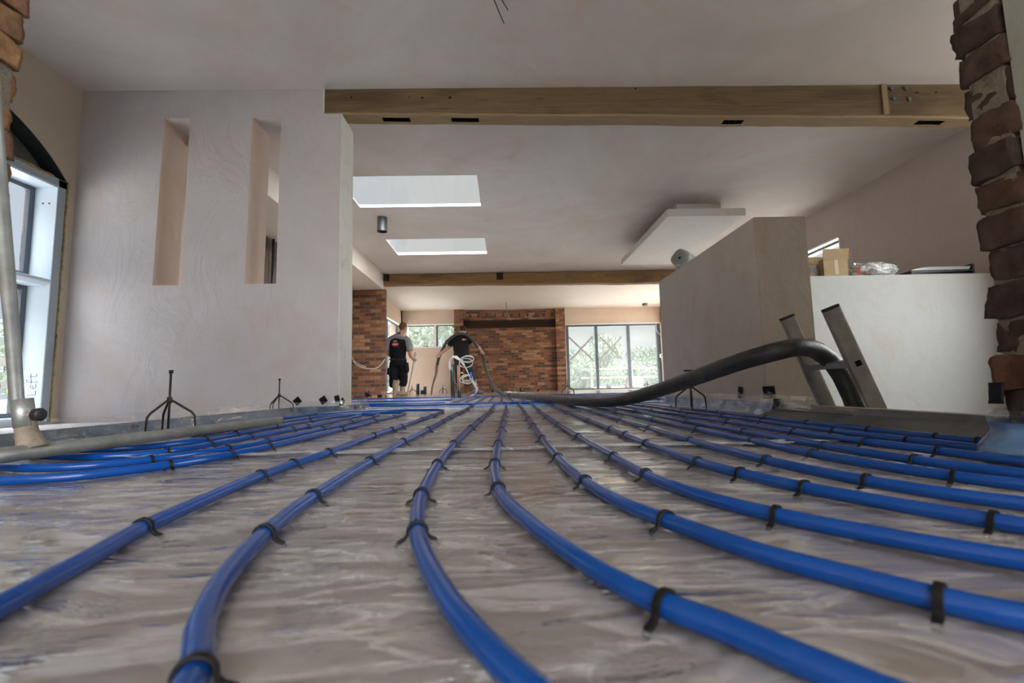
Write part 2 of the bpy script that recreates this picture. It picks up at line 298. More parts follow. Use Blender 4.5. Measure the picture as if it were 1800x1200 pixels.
# ------------------------------------------------------------------ mesh helpers
class MB:
    def __init__(s): s.v = []; s.f = []; s.mi = []; s.sm = []
    def add(s, vs_, fs, mi=0, smooth=False):
        b = len(s.v); s.v += [Vector(p) for p in vs_]
        for f in fs: s.f.append([b+i for i in f]); s.mi.append(mi); s.sm.append(smooth)
        return s
    def box(s, x0, x1, y0, y1, z0, z1, mi=0, mat=None):
        p = [(x, y, z) for z in (z0, z1) for y in (y0, y1) for x in (x0, x1)]
        if mat: p = [mat @ Vector(q) for q in p]
        return s.add(p, [(0, 2, 3, 1), (4, 5, 7, 6), (0, 1, 5, 4), (2, 6, 7, 3), (0, 4, 6, 2), (1, 3, 7, 5)], mi)
    def tube(s, pts, r, n=12, mi=0, cap=True, flat=None):
        pts = [Vector(p) for p in pts]
        rr = r if isinstance(r, (list, tuple)) else [r]*len(pts)
        up = Vector((0, 0, 1)); prev = None; vs_ = []
        for i, p in enumerate(pts):
            t = (pts[min(i+1, len(pts)-1)]-pts[max(i-1, 0)]).normalized()
            if prev is None:
                a = t.cross(up)
                if a.length < .05: a = t.cross(Vector((0, 1, 0)))
                a.normalize()
            else: a = (prev - t*prev.dot(t)).normalized()
            prev = a; b = t.cross(a)
            q = rr[i]; qx, qy = q if isinstance(q, tuple) else (q, q)
            for k in range(n):
                w_ = 2*math.pi*k/n
                vs_.append(p + a*math.cos(w_)*qx + b*math.sin(w_)*qy)
        fs = [(i*n+k, i*n+(k+1) % n, (i+1)*n+(k+1) % n, (i+1)*n+k) for i in range(len(pts)-1) for k in range(n)]
        s.add(vs_, fs, mi, True)
        if cap:
            b0 = len(s.v)-len(vs_)
            s.f.append([b0+k for k in range(n)][::-1]); s.mi.append(mi); s.sm.append(False)
            e = b0+(len(pts)-1)*n; s.f.append([e+k for k in range(n)]); s.mi.append(mi); s.sm.append(False)
        return s
    def loft(s, secs, n=16, mi=0):
        """closed stack of ellipses: (centre, rx, ry) with the side axis kept near world X"""
        P = [Vector(q[0]) for q in secs]; vs_ = []
        for i, (c, rx, ry) in enumerate(secs):
            t = (P[min(i+1, len(P)-1)]-P[max(i-1, 0)]).normalized()
            a = Vector((1, 0, 0)); a = a - t*a.dot(t)
            if a.length < .3: a = Vector((0, 0, 1)) - t*t.z
            a.normalize(); b = t.cross(a)
            for k in range(n):
                w_ = 2*math.pi*k/n; vs_.append(P[i]+a*math.cos(w_)*rx+b*math.sin(w_)*ry)
        fs = [(i*n+k, i*n+(k+1) % n, (i+1)*n+(k+1) % n, (i+1)*n+k) for i in range(len(P)-1) for k in range(n)]
        m = len(P)-1
        vs_ += [P[0], P[m]]; A = (m+1)*n; B = A+1
        fs += [(A, (k+1) % n, k) for k in range(n)] + [(B, m*n+k, m*n+(k+1) % n) for k in range(n)]
        return s.add(vs_, fs, mi, True)
    def ball(s, c, rx, ry, rz, mi=0, n=14, m=9, rot=None):
        vs_ = []
        for i in range(m+1):
            th = math.pi*i/m
            for k in range(n):
                w_ = 2*math.pi*k/n
                d = Vector((rx*math.sin(th)*math.cos(w_), ry*math.sin(th)*math.sin(w_), rz*math.cos(th)))
                if rot: d = rot @ d
                vs_.append(Vector(c)+d)
        return s.add(vs_, [(i*n+k, (i+1)*n+k, (i+1)*n+(k+1) % n, i*n+(k+1) % n) for i in range(m) for k in range(n)], mi, True)
    def grid(s, fn, nu, nv, mi=0):
        vs_ = [fn(i/nu, j/nv) for j in range(nv+1) for i in range(nu+1)]
        return s.add(vs_, [(j*(nu+1)+i, j*(nu+1)+i+1, (j+1)*(nu+1)+i+1, (j+1)*(nu+1)+i) for j in range(nv) for i in range(nu)], mi, True)
    def prism(s, poly, y0, y1, mi=0, axis='y'):
        n = len(poly)
        g = {'y': lambda a, b, c: (a, c, b), 'x': lambda a, b, c: (c, a, b), 'z': lambda a, b, c: (a, b, c)}[axis]
        vs_ = [g(a, b, y0) for a, b in poly]+[g(a, b, y1) for a, b in poly]
        return s.add(vs_, [tuple(range(n))[::-1], tuple(range(n, 2*n))]+[(i, (i+1) % n, n+(i+1) % n, n+i) for i in range(n)], mi)
    def build(s, name, mats, parent=None, bevel=0, remesh=0, sub=0):
        me = bpy.data.meshes.new(name)
        off = parent_loc(parent)
        me.from_pydata([p-off for p in s.v], [], s.f)
        for m in (mats if isinstance(mats, (list, tuple)) else [mats]): me.materials.append(m)
        for p, a, b in zip(me.polygons, s.mi, s.sm): p.material_index = a; p.use_smooth = b
        bm = bmesh.new(); bm.from_mesh(me); bmesh.ops.remove_doubles(bm, verts=bm.verts, dist=1e-6) if not remesh else None
        bmesh.ops.recalc_face_normals(bm, faces=bm.faces); bm.to_mesh(me); bm.free()
        o = bpy.data.objects.new(name, me); COL.objects.link(o)
        if parent: o.parent = parent
        if remesh:
            q = o.modifiers.new('r', 'REMESH'); q.mode = 'VOXEL'; q.voxel_size = remesh; q.use_smooth_shade = True
            q = o.modifiers.new('s', 'SMOOTH'); q.factor = .5; q.iterations = 3
        if bevel:
            q = o.modifiers.new('b', 'BEVEL'); q.width = bevel; q.segments = 2; q.limit_method = 'ANGLE'; q.angle_limit = R(40)
        return o
def parent_loc(p):
    v = Vector((0, 0, 0))
    while p is not None: v += p.location; p = p.parent
    return v
def tag(o, label=None, cat=None, group=None, kind=None):
    if label: o['label'] = label
    if cat: o['category'] = cat
    if group: o['group'] = group
    if kind: o['kind'] = kind
    return o
def empty(name, loc, label, cat, group=None):
    o = bpy.data.objects.new(name, None); COL.objects.link(o); o.location = loc; o.empty_display_size = .05
    return tag(o, label, cat, group)
def struct(o, label=None): return tag(o, label=label, kind='structure')
def spline(pts, step=.02):
    """centripetal-ish Catmull-Rom through the points"""
    P = [Vector(p) for p in pts]; P = [P[0]*2-P[1]]+P+[P[-1]*2-P[-2]]
    out = []
    for i in range(1, len(P)-2):
        a, b, c, d = P[i-1:i+3]; L = (c-b).length; k = max(2, int(L/step))
        t1 = (c-a)*(L/max(1e-6, (b-a).length+L)); t2 = (d-b)*(L/max(1e-6, (d-c).length+L))
        for j in range(k):
            t = j/k; t2_, t3 = t*t, t*t*t
            out.append(b*(2*t3-3*t2_+1)+t1*(t3-2*t2_+t)+c*(-2*t3+3*t2_)+t2*(t3-t2_))
    out.append(P[-2]); return out

# ------------------------------------------------------------------ room shell
CZ = 2.78
b = MB()
b.box(-3.9, 3.4, -4.2, 1.18, -.1, 0); b.box(-1.66, 1.46, 1.18, 4.6, -.1, 0); b.box(-3.9, 5.3, 4.6, 15.7, -.1, 0); b.box(-3.9, -1.66, 1.18, 4.6, -.16, -.03)
struct(b.build('floor', M['insul']), 'beige insulation boards covering the floor')
b = MB(); x0, x1 = -2.0, -.28
for a in ((-3.9, 5.4, 10.5, 15.8),): b.box(a[0], a[1], a[2], a[3], CZ, CZ+.25)
struct(b.build('ceiling_rear', M['ceil_far']), 'warm cream plastered ceiling of the rear room')
b = MB()
g_ = .10
for t0, t1, m_ in ((CZ, CZ+.004, 0.), (CZ+.004, CZ+.08, g_)):
    b.box(-3.9, 5.3, -4.3, 5.46-m_, t0, t1); b.box(-3.9, x0-m_, 5.46-m_, 8.81+m_, t0, t1); b.box(x1+m_, 5.3, 5.46-m_, 8.81+m_, t0, t1)
    b.box(x0-m_, x1+m_, 6.43+m_, 7.86-m_, t0, t1); b.box(-3.9, 5.3, 8.81+m_, 10.5, t0, t1)
struct(b.build('ceiling', M['ceil']), 'pinkish grey skim plastered ceiling over front and middle rooms')
for i, (y0, y1) in enumerate(((5.46, 6.43), (7.86, 8.81))):
    b = MB().box(x0, x1, y0, y1, CZ+.010, CZ+.014)
    o = struct(b.build('window_%d' % (i+1), M['glass']), ('larger, nearer' if i == 0 else 'smaller, farther')+' rectangular skylight in the ceiling')
# wall with the two slots
b = MB(); y0, y1 = 3.8, 4.1; zb, zt = 1.073, 2.525
def wcol(xa, xb, z0, z1, xa2=None, xb2=None):
    b.box(xa, xb, y0, y1, z0, z1)
s1 = [(-2.878, -2.643), (-2.857, -2.632)]; s2 = [(-2.128, -1.863), (-2.113, -1.862)]
def q(xa0, xb0, xa1, xb1, z0, z1):
    p = [(xa0, z0), (xb0, z0), (xb1, z1), (xa1, z1)]; b.prism(p, y0, y1)
q(-3.6, -1.34, -3.6, -1.347, -.1, zb)
q(-3.6, s1[0][0], -3.6, s1[1][0], zb, zt); q(s1[0][1], s2[0][0], s1[1][1], s2[1][0], zb, zt); q(s2[0][1], -1.347, s2[1][1], -1.356, zb, zt)
q(-3.6, -1.355, -3.6, -1.355, zt, 2.556); q(-3.6, -1.503, -3.6, -1.503, 2.556, CZ)
struct(b.build('wall_left', M['wall']), 'mauve plaster wall with two tall narrow slots and trowel marks')
b = MB(); b.prism([(-1.341, -.1), (-1.332, -.1), (-1.348, 2.5555), (-1.357, 2.5555)], y0+.004, y1+.002)
struct(b.build('trim_1', M['end']), 'pale greenish plaster end face of slotted wall')
b = MB(); b.box(-1.507, -1.498, 3.79, 3.86, 2.556, CZ); b.tube([(-1.34, 3.798, 0), (-1.356, 3.798, 2.55)], .003, 6)
struct(b.build('trim_2', M['end']), 'pale plaster bead at the beam pocket')
M['peach'] = plaster('slot_backlit_plaster', (.66, .54, .46), (.68, .58, .51), (.64, .48, .38), 1.5, .15)  # peach plaster made lighter and warmer to hold the slots' back light
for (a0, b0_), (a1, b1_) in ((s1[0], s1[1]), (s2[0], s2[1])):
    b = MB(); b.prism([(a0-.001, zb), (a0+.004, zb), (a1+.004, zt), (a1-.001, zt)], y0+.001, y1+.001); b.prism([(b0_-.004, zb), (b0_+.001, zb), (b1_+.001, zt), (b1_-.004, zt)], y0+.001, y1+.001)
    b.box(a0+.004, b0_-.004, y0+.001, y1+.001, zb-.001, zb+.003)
    struct(b.build('trim_9' if a0 < -2.5 else 'trim_10', M['peach']), 'peach plaster facing tinted with back light in the %s wall slot' % ('left' if a0 < -2.5 else 'right'))
# left side wall with arched window opening
b = MB(); XL = -3.555; ya, yb = 1.86, 3.72; zs, rise = 1.93, .43; rad = ((yb-ya)**2/4+rise**2)/(2*rise)
def archz(y): return zs+rise-(rad-math.sqrt(max(0, rad*rad-(y-(ya+yb)/2)**2)))
b.box(XL-.24, XL, -4.2, ya, -.1, CZ); b.box(XL-.24, XL, yb, 4.1, -.1, CZ); b.box(XL-.24, XL, ya, yb, -.1, -.02)
N = 24
poly = [(ya+(yb-ya)*i/N, archz(ya+(yb-ya)*i/N)) for i in range(N+1)]
for i in range(N):
    (p, z_), (p2, z2) = poly[i], poly[i+1]
    b.prism([(p, z_), (p2, z2), (p2, CZ), (p, CZ)], XL-.24, XL, axis='x')
struct(b.build('wall_side_left', M['left']), 'brown tinted plaster wall above the arched window')
b = MB()
for i in range(N):
    (p, z_), (p2, z2) = poly[i], poly[i+1]
    b.prism([(p, z_-.012), (p2, z2-.012), (p2, z2+.0), (p, z_+.0)], XL-.23, XL+.004, axis='x')
struct(b.build('trim_3', M['archdark']), 'dark curved former lining the window arch')
b = MB(); b.prism([(ya, zs)]+[(p, z_-.01) for p, z_ in poly]+[(yb, zs)], XL-.16, XL-.13, axis='x')
struct(b.build('trim_4', M['archfill']), 'dark grey infill board inside the window arch')
# left window: deep pale frame
wf = empty('window_3', (XL, 2.8, 0), None, None); struct(wf, 'tall pale blue framed window under the dark arch'); zh = 1.925
b = MB(); d0, d1 = XL-.17, XL+.005
b.box(d0, d1, yb-.075, yb-.005, -.02, zh); b.box(d0, d1, ya, ya+.075, -.02, zh); b.box(d0, d1, ya+.075, yb-.075, zh-.075, zh); b.box(d0, d1, ya+.075, yb-.075, -.03, .03)
b.prism([(d0, 1.05), (d1-.04, 1.05), (d1, 1.075), (d1, 1.10), (d0, 1.12)], ya+.075, yb-.075)
b.build('window_frame', M['frame'], wf, bevel=.004)
b = MB(); b.box(d1, d1+.004, yb-.072, yb-.008, -.02, zh); b.box(d1, d1+.004, ya+.07, yb-.008, zh-.06, zh-.004)
b.build('frame_face_shade', M['frame_shade'], wf)  # grey plates give the frame's room side its shade as colour
b = MB(); 
for z0, z1 in ((.03, 1.05), (1.12, zh-.075)):
    b.box(d0-.03, d0, yb-.115, yb-.075, z0, z1); b.box(d0-.03, d0, ya+.075, ya+.115, z0, z1); b.box(d0-.03, d0, ya+.115, yb-.115, z1-.035, z1); b.box(d0-.03, d0, ya+.115, yb-.115, z0, z0+.035)
b.build('sash', M['gframe'], wf)
b = MB(); b.box(d0-.02, d0-.012, ya+.1, yb-.1, .06, 1.02); b.box(d0-.02, d0-.012, ya+.1, yb-.1, 1.15, zh-.1)
b.build('pane', M['glass'], wf)
b = MB()
for k in range(34):
    z = .02+k*.057; b.ball((XL+.008, yb+.002+random.uniform(-.002, .006), z), .008, random.uniform(.006, .012), .034, n=8, m=5)
for k in range(14):
    b.ball((XL+.006, yb-.15-k*.07, zh+random.uniform(.0, .012)), .01, .045, random.uniform(.006, .016), n=8, m=5)
b.build('foam_bead', M['foam'], wf)
# handwriting "Left" up the reveal of the frame
def wr(strokes, org, s, name):
    m_ = MB()
    for st in strokes: m_.tube(spline([(org[0]-p[1]*s, org[1], org[2]+p[0]*s) for p in st], .004), .0016, 6)
    return m_.build(name, M['ink'], wf)
wr([[(0, 1.6), (0, .05), (.15, 0), (.8, .05)], [(1.1, .55), (1.6, .6), (1.75, .9), (1.45, 1.05), (1.15, .7), (1.2, .2), (1.7, 0), (2.0, .15)],
    [(2.9, 1.7), (2.5, 1.75), (2.35, 1.3), (2.35, -.2)], [(2.1, .9), (2.85, .95)], [(3.35, 1.6), (3.35, .2), (3.6, 0), (3.8, .1)], [(3.0, 1.05), (3.9, 1.1)]],
   (XL-.04, yb-.0765, .20), .042, 'handwriting')
b = MB(); b.tube([(XL-.05, yb-.0755, 1.72), (XL-.05, yb-.08, 1.72)], .006, 8); b.tube([(XL-.10, yb-.0755, 1.72), (XL-.10, yb-.08, 1.72)], .006, 8)
b.build('screw', M['plug'], wf)
b = MB().box(XL-.275, XL-.245, yb-.05, 4.1, 0, 3.0); struct(b.build('wall_outer_brick', M['brick']), 'outer brick skin seen through left window')
# right side walls
b = MB(); XR = 4.88
b.box(XR, XR+.35, .95, 1.5, -1.4, CZ); b.box(XR, XR+.35, 1.5, 3.5, -1.4, .7); b.box(XR, XR+.35, 1.5, 3.5, 2.5, CZ); b.box(XR, XR+.35, 3.5, 6.42, -1.4, CZ)
b.box(XR, XR+.35, 6.42, 8.9, -.1, 1.2); b.box(XR, XR+.35, 6.42, 8.9, 2.26, CZ); b.box(XR, XR+.35, 8.9, 10.3, -.1, CZ)
struct(b.build('wall_right', M['right']), 'mauve brown plaster wall on the right above the boxes')
def glazed(name, x, ya_, yb_, za, zb_, label, lin=True):
    e = empty(name, (x, (ya_+yb_)/2, za), None, None); struct(e, label)
    m_ = MB(); s_ = 1 if x > 0 else -1
    f = .05; m_.box(x+.1*s_, x+.16*s_, ya_, yb_, zb_-f, zb_); m_.box(x+.1*s_, x+.16*s_, ya_, yb_, za, za+f)
    k = max(2, int((yb_-ya_)/1.1)+1)
    for i in range(k): yy = ya_+(yb_-ya_-f)*i/(k-1); m_.box(x+.1*s_, x+.16*s_, yy, yy+f, za, zb_)
    m_.build('window_frame', M['gframe'], e)
    MB().box(x+.125*s_, x+.133*s_, ya_, yb_, za, zb_).build('pane', M['glass'], e)
    if lin:
        m_ = MB(); m_.box(x-.004*s_, x+.1*s_, ya_-.0, ya_+.02, za, zb_); m_.box(x-.004*s_, x+.1*s_, ya_, yb_, zb_-.02, zb_); m_.build('window_liner', M['frame_in'], e)
glazed('window_4', XR, 6.42, 8.9, 1.2, 2.26, 'high window in the right wall behind the boxes')
glazed('window_5', XR, 1.5, 3.5, .7, 2.5, 'stair window in the right wall, hidden by brick jamb')
# wall with the opening the view looks through
b = MB(); b.box(1.19, 5.2, .72, .985, -1.4, CZ); b.box(1.092, 1.19, .72, .905, 0, CZ); b.box(-1.25, 1.2, .8, .98, 2.25, CZ)
struct(b.build('wall_front_right', M['jamb']), 'grey green plaster wall to the right of brick jamb')
b = MB(); b.box(-3.9, -1.34, .9, 1.12, 0, CZ); struct(b.build('wall_front_left', M['jamb']), 'plaster wall left of the buff brick jamb')
def jamb(x, dirn, y0, y1, ztop, mat, name, label, course, seed):
    rnd = random.Random(seed); m_ = MB(); k = 0; z = .0
    e = empty(name, (x+dirn*.06, (y0+y1)/2, 0), None, None); struct(e, label)
    MB().box(min(x+dirn*.009, x+dirn*.125), max(x+dirn*.009, x+dirn*.125), y0+.012, y1-.012, 0, ztop).build('mortar', M['mortar'], e)
    while z < ztop:
        h = course-.008; jx = rnd.uniform(-.012, .010); jy = rnd.uniform(-.006, .006); tz = rnd.uniform(-.004, .004)
        ln = .125
        sd = rnd.uniform(0, 99)
        vv = []; ff = []
        nx = 12
        def pt(u, v, w_):
            # rounded brick
            a = Vector((u*2-1, v*2-1, w_*2-1)); r_ = .82
            a = Vector([math.copysign(min(abs(c), 1), c) for c in a])
            L = max(abs(a.x), abs(a.y), abs(a.z)); s_ = a.normalized()*1.18 if a.length > 1.18 else a
            c = a.lerp(s_, .13)
            p = Vector((c.x*ln/2, c.y*(y1-y0)/2, c.z*h/2))
            nn = noise.noise_vector(p*13+Vector((sd, 0, 0)))*.009+noise.noise_vector(p*36+Vector((sd, 3, 0)))*.005+noise.noise_vector(p*90+Vector((sd, 3, 7)))*.0025
            return p+nn
        cen = Vector((x+dirn*(ln/2)+jx, (y0+y1)/2+jy, z+h/2+.006))
        for fi in range(6):
            bb = len(vv)
            for i in range(nx+1):
                for j in range(nx+1):
                    u, v = i/nx, j/nx
                    t_ = [(u, v, 0), (u, v, 1), (u, 0, v), (u, 1, v), (0, u, v), (1, u, v)][fi]
                    p = pt(*t_); vv.append(cen+p+Vector((0, 0, tz*(p.x*12))))
            for i in range(nx):
                for j in range(nx): ff.append((bb+i*(nx+1)+j, bb+(i+1)*(nx+1)+j, bb+(i+1)*(nx+1)+j+1, bb+i*(nx+1)+j+1))
        m_.add(vv, ff, 0, True); z += course
    m_.build('brickwork', mat, e)
jamb(1.078, 1, .905, 1.0, 2.2, M['brick_r'], 'door_frame_right', 'ragged dark red brick jamb at the right edge', .0765, 3)
jamb(-1.215, -1, .98, 1.13, 2.2, M['brick_l'], 'door_frame_left', 'ragged buff brick jamb at the top left', .0765, 5)
for o in bpy.data.objects:
    if o.name.startswith('door_frame'): o.name = {'door_frame_right': 'wall_jamb_right', 'door_frame_left': 'wall_jamb_left'}[o.name]
# room behind the camera
b = MB(); b.box(-3.9, 3.4, -4.5, -4.2, 0, .3); b.box(-3.9, -2.6, -4.5, -4.2, 0, CZ); b.box(2.6, 3.4, -4.5, -4.2, 0, CZ); b.box(3.3, 3.6, -4.5, .72, 0, CZ)
struct(b.build('wall_back_of_near_room', M['wall']))
# stair well
b = MB(); b.box(1.46, 5.2, .72, 4.6, -1.5, -1.4); b.box(1.36, 1.46, .98, 4.6, -1.4, -.1); b.box(1.46, 5.2, .9, .98, -1.4, 0)
struct(b.build('wall_stair_pit', M['concrete']), 'concrete sides of the stair pit')
b = MB(); b.box(1.86, XR, 4.33, 4.95, -1.4, 1.19); struct(b.build('wall_stair', M['white'], bevel=.004), 'white plastered low wall across the stair well')
b = MB(); b.box(1.534, 1.85, 2.7, 4.43, -.1, 1.18); struct(b.build('wall_half_height', M['block'], bevel=.004), 'brownish half height plastered wall beside stair well')
b = MB(); b.box(1.5355, 1.8485, 2.697, 2.702, -.1, 1.1785); struct(b.build('trim_11', plaster('brown_end_plaster', (.38, .31, .25), (.43, .36, .295), (.36, .28, .21), 1.5, .2)), 'brown end face of the half height wall')
# rear left: bulkhead, brick pier, dark board for the shaded passage
b = MB(); b.box(-3.6, -2.66, 4.1, 10.3, 2.43, CZ); struct(b.build('ceiling_bulkhead', M['ceil_far']), 'boxed plaster bulkhead running along the ceiling to brick pier')
b = MB(); b.box(-3.7, -3.35, 4.1, 5.35, -.1, 2.43); b.box(-3.7, -3.35, 8.6, 15.3, -.1, .06); b.box(-3.7, -3.35, 8.6, 12.45, .06, CZ); b.box(-3.7, -3.33, 12.45, 15.3, 2.3, CZ); b.box(-3.7, -3.33, 15.12, 15.7, 0, CZ)
struct(b.build('wall_rear_left', M['warm']), 'plaster side wall of the rear rooms')
b = MB(); b.box(-3.7, -3.38, 5.35, 8.6, -.1, 2.43); struct(b.build('door_1', wood('shaded_opening_board', (.14, .11, .09), (.18, .14, .115), (.06, .045, .035))), 'dark board with shade of the opening in its colour, seen through slot')  # dark wood tone stands in for an opening in shade
b = MB(); b.box(-3.36, -2.63, 10.3, 10.46, -.02, 2.44); struct(b.build('wall_pier', M['brick']), 'red brick pier under far beam')
b = MB(); b.box(-2.652, -2.640, 10.462, 10.50, .03, 2.43); struct(b.build('trim_5', M['frame_in']), 'white reveal board on the brick pier side')
glazed('window_6', -3.33, 12.45, 15.1, .06, 2.3, 'tall side window behind the standing worker')
# back wall
YB = 15.3
b = MB(); b.box(-3.7, -1.6, YB, YB+.35, -.1, 1.56); b.box(-3.7, -1.6, YB, YB+.35, 2.335, CZ); b.box(-3.7, -3.18, YB, YB+.35, 1.5, 2.4)
b.box(2.06, 5.4, YB, YB+.35, 2.24, CZ); b.box(5.28, 5.6, YB, YB+.35, 0, CZ); b.box(2.06, 5.4, YB, YB+.35, -.1, .06)
struct(b.build('wall_back', M['warm']), 'salmon plaster back wall around window and doors')
b = MB(); b.box(5.3, 5.6, 10.3, 10.9, 0, CZ); b.box(5.3, 5.6, 14.9, 15.7, 0, CZ); b.box(5.3, 5.6, 10.9, 14.9, 0, .1); b.box(5.3, 5.6, 10.9, 14.9, 2.4, CZ); b.box(4.88, 5.6, 10.25, 10.35, 0, CZ); struct(b.build('wall_rear_right', M['warm']))
glazed('window_8', 5.3, 10.9, 14.9, .1, 2.4, 'added unseen side glazing that brightens rear room, hidden behind half height wall')  # glazing added out of view to bring light into the rear room
b = MB(); b.box(-1.6, -1.3, YB-.14, YB+.3, 0, CZ); b.box(1.76, 2.06, YB-.14, YB+.3, 0, CZ); b.box(-1.3, 1.76, YB, YB+.35, 0, 2.17); b.box(-1.3, 1.76, YB, YB+.35, 2.42, CZ)
struct(b.build('wall_chimney', M['brick']), 'red brick chimney breast with dark lintel and pilasters')
b = MB(); b.box(-1.3, 1.76, YB-.005, YB+.3, 2.16, 2.43); struct(b.build('trim_6', M['lintel']), 'long dark timber lintel in brick wall')
# soldier course: alternately proud dark brick ends under the ceiling
b = MB()
for k in range(22):
    if k % 2: b.box(-1.24+k*.136, -1.24+k*.136+.07, YB-.03, YB+.01, 2.52, 2.63)
struct(b.build('trim_7', simple('burnt_brick', (.10, .055, .04), .9, 0, .5, .5, 15)), 'row of dark dentil brick ends above lintel')
# back left window
e = empty('window_7', (-2.4, YB, 1.56), None, None); struct(e, 'wide horizontal window behind the workers')
b = MB(); b.box(-3.18, -1.6, YB-.02, YB+.16, 2.305, 2.345); b.box(-3.18, -1.6, YB-.05, YB+.16, 1.545, 1.575); b.box(-3.2, -3.17, YB-.01, YB+.1, 1.56, 2.34)
b.build('window_liner', M['frame_in'], e)
b = MB(); b.box(-3.18, -1.6, YB+.1, YB+.16, 2.265, 2.31); b.box(-2.215, -2.165, YB+.07, YB+.15, 1.58, 2.3); b.box(-1.66, -1.6, YB+.07, YB+.16, 2.20, 2.3)
b.build('window_frame', M['gframe'], e)
b = MB(); b.box(-2.29, -2.215, YB+.06, YB+.14, 1.58, 2.3); b.build('mullion', M['frame_in'], e)
MB().box(-3.17, -1.6, YB+.12, YB+.127, 1.57, 2.3).build('pane', M['hazy_glass'], e)
b = MB(); b.tube([(-2.62, YB-.03, 1.60), (-2.45, YB-.02, 1.585)], .012, 8); b.tube([(-2.52, YB-.02, 1.64), (-2.45, YB-.02, 1.60)], .008, 8)
tag(b.build('sealant_gun', M['blacktube']), 'small dark tool lying on the rear window sill', 'tool')
# back doors
e = empty('door_2', (3.65, YB, .06), None, None); struct(e, 'three pane sliding glazed doors with dark grey frame')
b = MB(); f = .075
b.box(2.10, 5.26, YB+.04, YB+.14, 2.16, 2.225); b.box(2.10, 5.26, YB+.04, YB+.14, .06, .11)
for xx in (2.10, 3.07, 4.15, 5.14): b.box(xx, xx+(.12 if xx > 5 else .09), YB+.03, YB+.13, .06, 2.2)
b.build('door_frame', M['gframe'], e)
b = MB(); b.box(2.06, 5.28, YB-.03, YB+.06, 2.222, 2.255); b.box(2.05, 2.085, YB-.03, YB+.06, .06, 2.25); b.box(5.262, 5.3, YB-.03, YB+.06, .06, 2.25); b.build('door_liner', M['frame_in'], e)
MB().box(2.12, 5.2, YB+.08, YB+.088, .09, 2.18).build('pane', M['hazy_glass'], e)
b = MB()
for (xa, za, xb, zb2) in ((2.20, 1.82, 3.0, 1.02), (3.0, 1.82, 2.22, 1.05), (3.24, 1.82, 3.95, 1.05), (3.97, 1.80, 3.22, 1.05)):
    d = Vector((xb-xa, 0, zb2-za)).normalized(); p = Vector((d.z, 0, -d.x))*.028; off = -.002 if xb > xa else -.0035
    A, B2 = Vector((xa, YB+.076+off, za)), Vector((xb, YB+.076+off, zb2))
    b.add([A-p, A+p, B2+p, B2-p, A-p+Vector((0, .0012, 0)), A+p+Vector((0, .0012, 0)), B2+p+Vector((0, .0012, 0)), B2-p+Vector((0, .0012, 0))], [(0, 1, 2, 3), (7, 6, 5, 4), (0, 4, 5, 1), (1, 5, 6, 2), (2, 6, 7, 3), (3, 7, 4, 0)])
o = b.build('tape_cross', simple('grey_masking_tape', (.36, .35, .33), .8), e)
# hanging raft
b = MB(); b.box(2.32, 3.42, 6.2, 8.75, 2.5, 2.61); struct(b.build('ceiling_raft', M['raft'], bevel=.003), 'flat white rectangular raft hung just under the ceiling')
b = MB(); b.box(2.55, 3.2, 6.45, 8.5, 2.605, 2.79); struct(b.build('trim_8', M['ceil']))

# ------------------------------------------------------------------ beams
def beam(name, label, xa, xb, ya_, yb_, top, bl, br_, slots, mat, raw, seed):
    e = empty(name, ((xa+xb)/2, (ya_+yb_)/2, (bl+br_)/2), label, 'beam')
    nx = int((xb-xa)/.06); sec = []
    m_ = MB()
    def ring(i):
        t = i/nx; x = xa+(xb-xa)*t; zb_ = bl+(br_-bl)*t+noise.noise(Vector((x*1.3, seed, 0)))*.012+noise.noise(Vector((x*6, seed, 3)))*.004
        c = .016+.006*noise.noise(Vector((x*3, seed, 9)))
        return [(x, ya_+noise.noise(Vector((x*2, seed, 5)))*.004, top), (x, ya_+.003*noise.noise(Vector((x*5, seed, 7))), zb_+c), (x, ya_+c*.8, zb_+.0), (x, yb_-c, zb_+.004*noise.noise(Vector((x*9, 1, seed)))), (x, yb_, zb_+c), (x, yb_, top)]
    vv = []; ff = []; mi = []
    for i in range(nx+1): vv += ring(i)
    b0 = 0
    for i in range(nx):
        for k in range(6):
            j = (k+1) % 6
            xm = xa+(xb-xa)*(i+.5)/nx
            if k == 2 and any(s0 < xm < s1_ for s0, s1_ in slots):   # mortise cut into the underside
                a, b_, c_, d_ = [Vector(vv[q_]) for q_ in (i*6+2, i*6+3, (i+1)*6+3, (i+1)*6+2)]
                mid1 = a.lerp(b_, .25); mid2 = a.lerp(b_, .7); mid3 = d_.lerp(c_, .25); mid4 = d_.lerp(c_, .7)
                u = Vector((0, 0, .05))
                m_.add([a, mid1, mid3, d_], [(0, 1, 2, 3)], 1); m_.add([mid2, b_, c_, mid4], [(0, 1, 2, 3)], 1)
                m_.add([mid1, mid2, mid4, mid3, mid1+u, mid2+u, mid4+u, mid3+u], [(4, 5, 6, 7), (0, 1, 5, 4), (2, 3, 7, 6), (1, 2, 6, 5), (3, 0, 4, 7)], 2)
                continue
            m_.add([vv[i*6+k], vv[i*6+j], vv[(i+1)*6+j], vv[(i+1)*6+k]], [(0, 1, 2, 3)], 1 if k in (1, 2) else 0)
    m_.add(vv[:6], [tuple(range(6))], 0); m_.add(vv[-6:], [tuple(range(6))[::-1]], 0)
    m_.build('timber', [mat, raw, M['dark']], e)
    return e
e = beam('ceiling_beam', 'long heavy reclaimed timber beam across the near ceiling', -1.50, 4.879, 3.80, 3.965, CZ-.002, 2.55, 2.45, [(-1.03, -.78), (-.39, -.16), (1.97, 2.2), (3.76, 4.0)], M['beam'], M['beam_raw'], 2.)
b = MB()
b.box(3.38, 3.425, 3.786, 3.806, 2.50, CZ-.004)
b.build('scarf_plate', M['beam_raw'], e)
b = MB()
